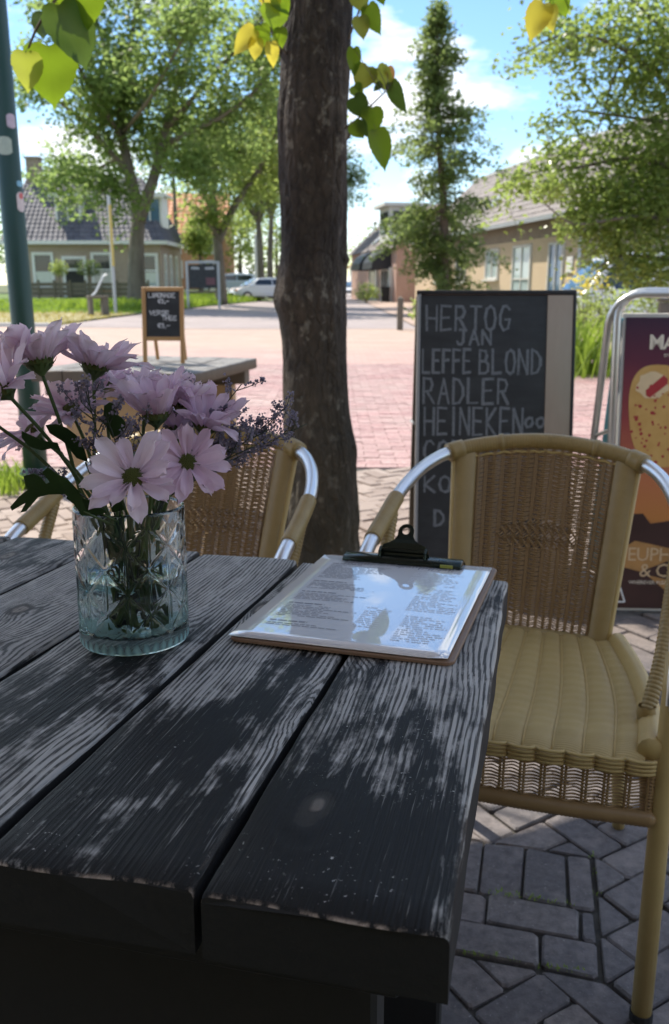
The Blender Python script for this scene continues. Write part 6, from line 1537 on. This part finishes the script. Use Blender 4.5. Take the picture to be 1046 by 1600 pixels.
def lime_mat(name, a, b, tcol, tr_=.6):
    t = NT(name); r_ = t.rand(); v = t.co(); s = t.n('ShaderNodeSeparateXYZ', {0: v})
    ven = t.rng(t.math('SINE', t.math('MULTIPLY', t.math('SUBTRACT', s.outputs[1], t.math('MULTIPLY', t.math('ABSOLUTE', s.outputs[0]), .7)), 46.0)), .86, 1.0, 0, .3)
    mid = t.rng(t.math('ABSOLUTE', s.outputs[0]), .0, .02, .4, 0); f = t.math('MAXIMUM', ven, mid)
    c = t.mix(t.noise(v, 4, 3), a, b); c = t.mix(t.math('MULTIPLY', f, .5), c, tuple(min(1, x * 1.6) for x in b)); tc_ = t.mix(t.math('MULTIPLY', f, .6), tcol, tuple(x * .7 for x in tcol))
    d = t.bsdf({'Base Color': c, 'Roughness': .42, 'Specular IOR Level': .4}); tn = t.n('ShaderNodeBsdfTranslucent', {'Color': tc_}).outputs[0]
    return t.done(t.n('ShaderNodeMixShader', {0: tr_, 1: d, 2: tn}).outputs[0])
lm_g = lime_mat('lime_leaf_green', (.045, .10, .012), (.08, .145, .018), (.25, .38, .02)); lm_y = lime_mat('lime_leaf_yellow', (.30, .28, .04), (.42, .36, .06), (.75, .66, .08))
lm_o = lime_mat('lime_leaf_olive', (.11, .13, .03), (.17, .18, .045), (.42, .47, .06)); lm_d = lime_mat('lime_leaf_dark', (.028, .06, .014), (.045, .085, .02), (.12, .2, .02), .45); lm_r = lime_mat('lime_leaf_orange', (.4, .2, .06), (.5, .26, .08), (.8, .42, .12))
LEAF = {m.name: [lime_leaf(s).mesh('leaf', m, True) for s in (1, 2)] for m in (lm_g, lm_y, lm_o, lm_d, lm_r)}
def leaf_on(twig, bpx, tpx, wpx, D, m, tilt=0.0, roll=0.0):
    p0, p1 = at(*bpx, D), at(*tpx, D + tilt * .03); ax = p1 - p0; L = ax.length / 1.02; y_ = ax.normalized(); v_ = (Vector((0, 0, CAM_H)) - p0).normalized()
    z_ = (v_ - y_ * v_.dot(y_)).normalized(); z_ = (Matrix.Rotation(roll, 3, y_) @ z_); x_ = y_.cross(z_); W_ = wpx * D * 1.03 / FPX / .94 / max(.35, abs(math.cos(roll)))
    o = link('leaf', rnd.choice(LEAF[m.name]), twig); M_ = Matrix((x_ * W_, y_ * L, z_ * L * .9)).transposed().to_4x4(); M_.translation = p0; o.matrix_basis = M_; return o
def sprout(path, D0, leaves, D, r0=.004):
    pts = spline([at(x, y, d) for x, y, d in path], 5)
    tw_ = MB().tube(pts, [r0 * (1 - .6 * i / len(pts)) for i in range(len(pts))], 7).build('twig', m_old_post, LT, True)
    ps_ = MB()
    for (b, t_, w, m, *ex) in leaves:
        leaf_on(tw_, b, t_, w, D + (ex[2] if len(ex) > 2 else 0), m, ex[0] if ex else 0, ex[1] if len(ex) > 1 else rnd.uniform(-.5, .5))
        p = at(*b, D + (ex[2] if len(ex) > 2 else 0)); q = min(pts, key=lambda c: (c - p).length); ps_.tube([q, q.lerp(p, .5) + Vector((0, 0, .003)), p], [.0012, .001, .0009], 5)
    ps_.build('leaf_stalk', m_old_post, LT, True)
G_, Y_, O_, D_, R_ = lm_g, lm_y, lm_o, lm_d, lm_r
sprout([(520, -330, 3.15), (330, -260, 2.5), (170, -120, 2.65), (95, -12, 2.58), (60, 40, 2.55), (45, 75, 2.54)], 2.5,
       [((76, 72), (84, 166), 76, G_, 0, .25, .02), ((40, 82), (48, 142), 42, O_, 0, -.35, -.03), ((92, 8), (138, 106), 66, D_, 1, -.75, 0), ((118, -42), (130, 48), 80, G_, 0, .2, .03), ((70, 20), (66, 60), 30, D_, 0, .9, .01)], 2.56, .007)
sprout([(452, 90, 3.16), (425, 50, 3.05), (413, 10, 2.98), (408, -40, 2.95)], 3,
       [((428, 8), (430, 48), 38, G_), ((398, 46), (364, 82), 26, Y_, 0, .4), ((401, 60), (398, 94), 22, Y_), ((424, 66), (428, 104), 20, Y_), ((407, 40), (416, 74), 24, G_), ((418, -22), (432, 18), 34, Y_), ((432, -8), (452, 20), 26, G_), ((438, 44), (440, 74), 20, G_)], 2.98)
sprout([(540, 200, 3.12), (560, 185, 3.05), (585, 160, 2.98), (606, 140, 2.95)], 3,
       [((553, 75), (554, 120), 20, G_), ((576, 104), (560, 142), 34, O_, 0, .3), ((590, 106), (612, 144), 28, O_), ((606, 106), (616, 126), 14, R_), ((613, 128), (630, 178), 22, D_, 0, .6), ((553, 134), (566, 152), 20, G_), ((553, 152), (574, 184), 30, D_), ((582, 168), (582, 212), 32, G_), ((553, 192), (568, 216), 24, G_, 0, .4), ((588, 204), (606, 264), 32, G_), ((565, 188), (572, 216), 14, D_, 0, .8), ((596, 130), (584, 142), 10, D_)], 2.98)
sprout([(545, 60, 3.12), (560, 20, 3.05), (572, -30, 3.0)], 3,
       [((560, -18), (567, 20), 28, O_), ((576, 8), (591, 54), 26, G_, 0, .4), ((562, 26), (570, 60), 24, O_), ((590, -24), (600, 8), 20, G_)], 2.98)
sprout([(530, -330, 3.15), (700, -240, 2.8), (840, -90, 2.45), (862, -12, 2.4)], 2.4,
       [((850, 6), (827, 60), 36, Y_, 0, .3), ((868, -18), (886, 26), 28, G_), ((862, 10), (860, 50), 20, Y_, 0, .6)], 2.4, .005)
cz = MB(); 
for k in range(7):
    a = k * .9 + .3; b_ = top_c + Vector((0, 0, 1.6 + .32 * k)); d = Vector((math.cos(a), math.sin(a), .75)); cz.tube(spline([b_, b_ + d * .8, b_ + d * 1.7 + Vector((0, 0, .3))], 4), [.06, .055, .05, .045, .04, .03, .025, .02, .015], 8)
cz.build('limbs', bpy.data.materials['dark_lime_bark'], LT, True)
P = [tuple(Vector((0, DT, 6.2)) + Vector((rnd.gauss(0, 1.0), rnd.gauss(0, 1.0), rnd.gauss(0, .75)))) for _ in range(2600)]
link('crown', leaf_cloud(P, .10, leafy('lime_crown_leaf', (.05, .09, .015), (.10, .15, .03), .5)), LT)

# ------------------------------------------------------------------ added canopy, out of view, put in to shade the table
PS = thing('added_parasol', 'added unseen pale grey square canopy that shades the table', 'added_parasol', (-1.02, 1.22, 0), R(20))
MB().tube([(0, 0, 0.05), (0, 0, 2.72)], .024, 14).build('pole', m_alu, PS, True); MB().bbox((0, 0, .03), (.5, .5, .06), .01).build('base', m_offwhite, PS)
hw = 1.52; cv = MB(); nn = 10
vs = []
for j in range(nn + 1):
    for i in range(nn + 1):
        x, y = -hw + 2 * hw * i / nn, -1.32 + 2.64 * j / nn; m_ = max(abs(x), abs(y)); vs.append((x, y, 2.68 - .36 * m_ / hw - .05 * math.sin(math.pi * min(1, m_ / hw)) * (1 - min(abs(x), abs(y)) / (m_ + 1e-6))))
cv.add(vs, [(j * (nn + 1) + i, j * (nn + 1) + i + 1, (j + 1) * (nn + 1) + i + 1, (j + 1) * (nn + 1) + i) for j in range(nn) for i in range(nn)])
co_ = cv.build('canopy', flat('pale_parasol_cloth', (.55, .55, .54), .85), PS, True)
for sx, sy in ((1, 1), (1, -1), (-1, 1), (-1, -1), (1, 0), (-1, 0), (0, 1), (0, -1)): MB().tube([(0, 0, 2.62), (sx * hw * .97, sy * 1.32 * .97, 2.30 if sx else 2.36)], .009, 6).build('rib', m_alu, PS)

# ------------------------------------------------------------------ things built at world coordinates get their origin at their own foot
for o in list(bpy.data.objects):
    if o.type != 'EMPTY' or o.parent or o.location.length > 1e-6 or any(abs(a) > 1e-6 for a in o.rotation_euler): continue
    kids = [k for k in o.children if k.type == 'MESH' and len(k.data.vertices)]
    if not kids: continue
    k0 = next((k for k in kids if k.name.startswith('trunk')), kids[0]); cs = np.empty(len(k0.data.vertices) * 3, np.float32); k0.data.vertices.foreach_get('co', cs); cs = cs.reshape(-1, 3) + np.array(k0.location)
    low = cs[cs[:, 2] < cs[:, 2].min() + .05]; b = Vector([float(x) for x in low.mean(0)])
    o.location = b
    for k in o.children: k.location = k.location - b
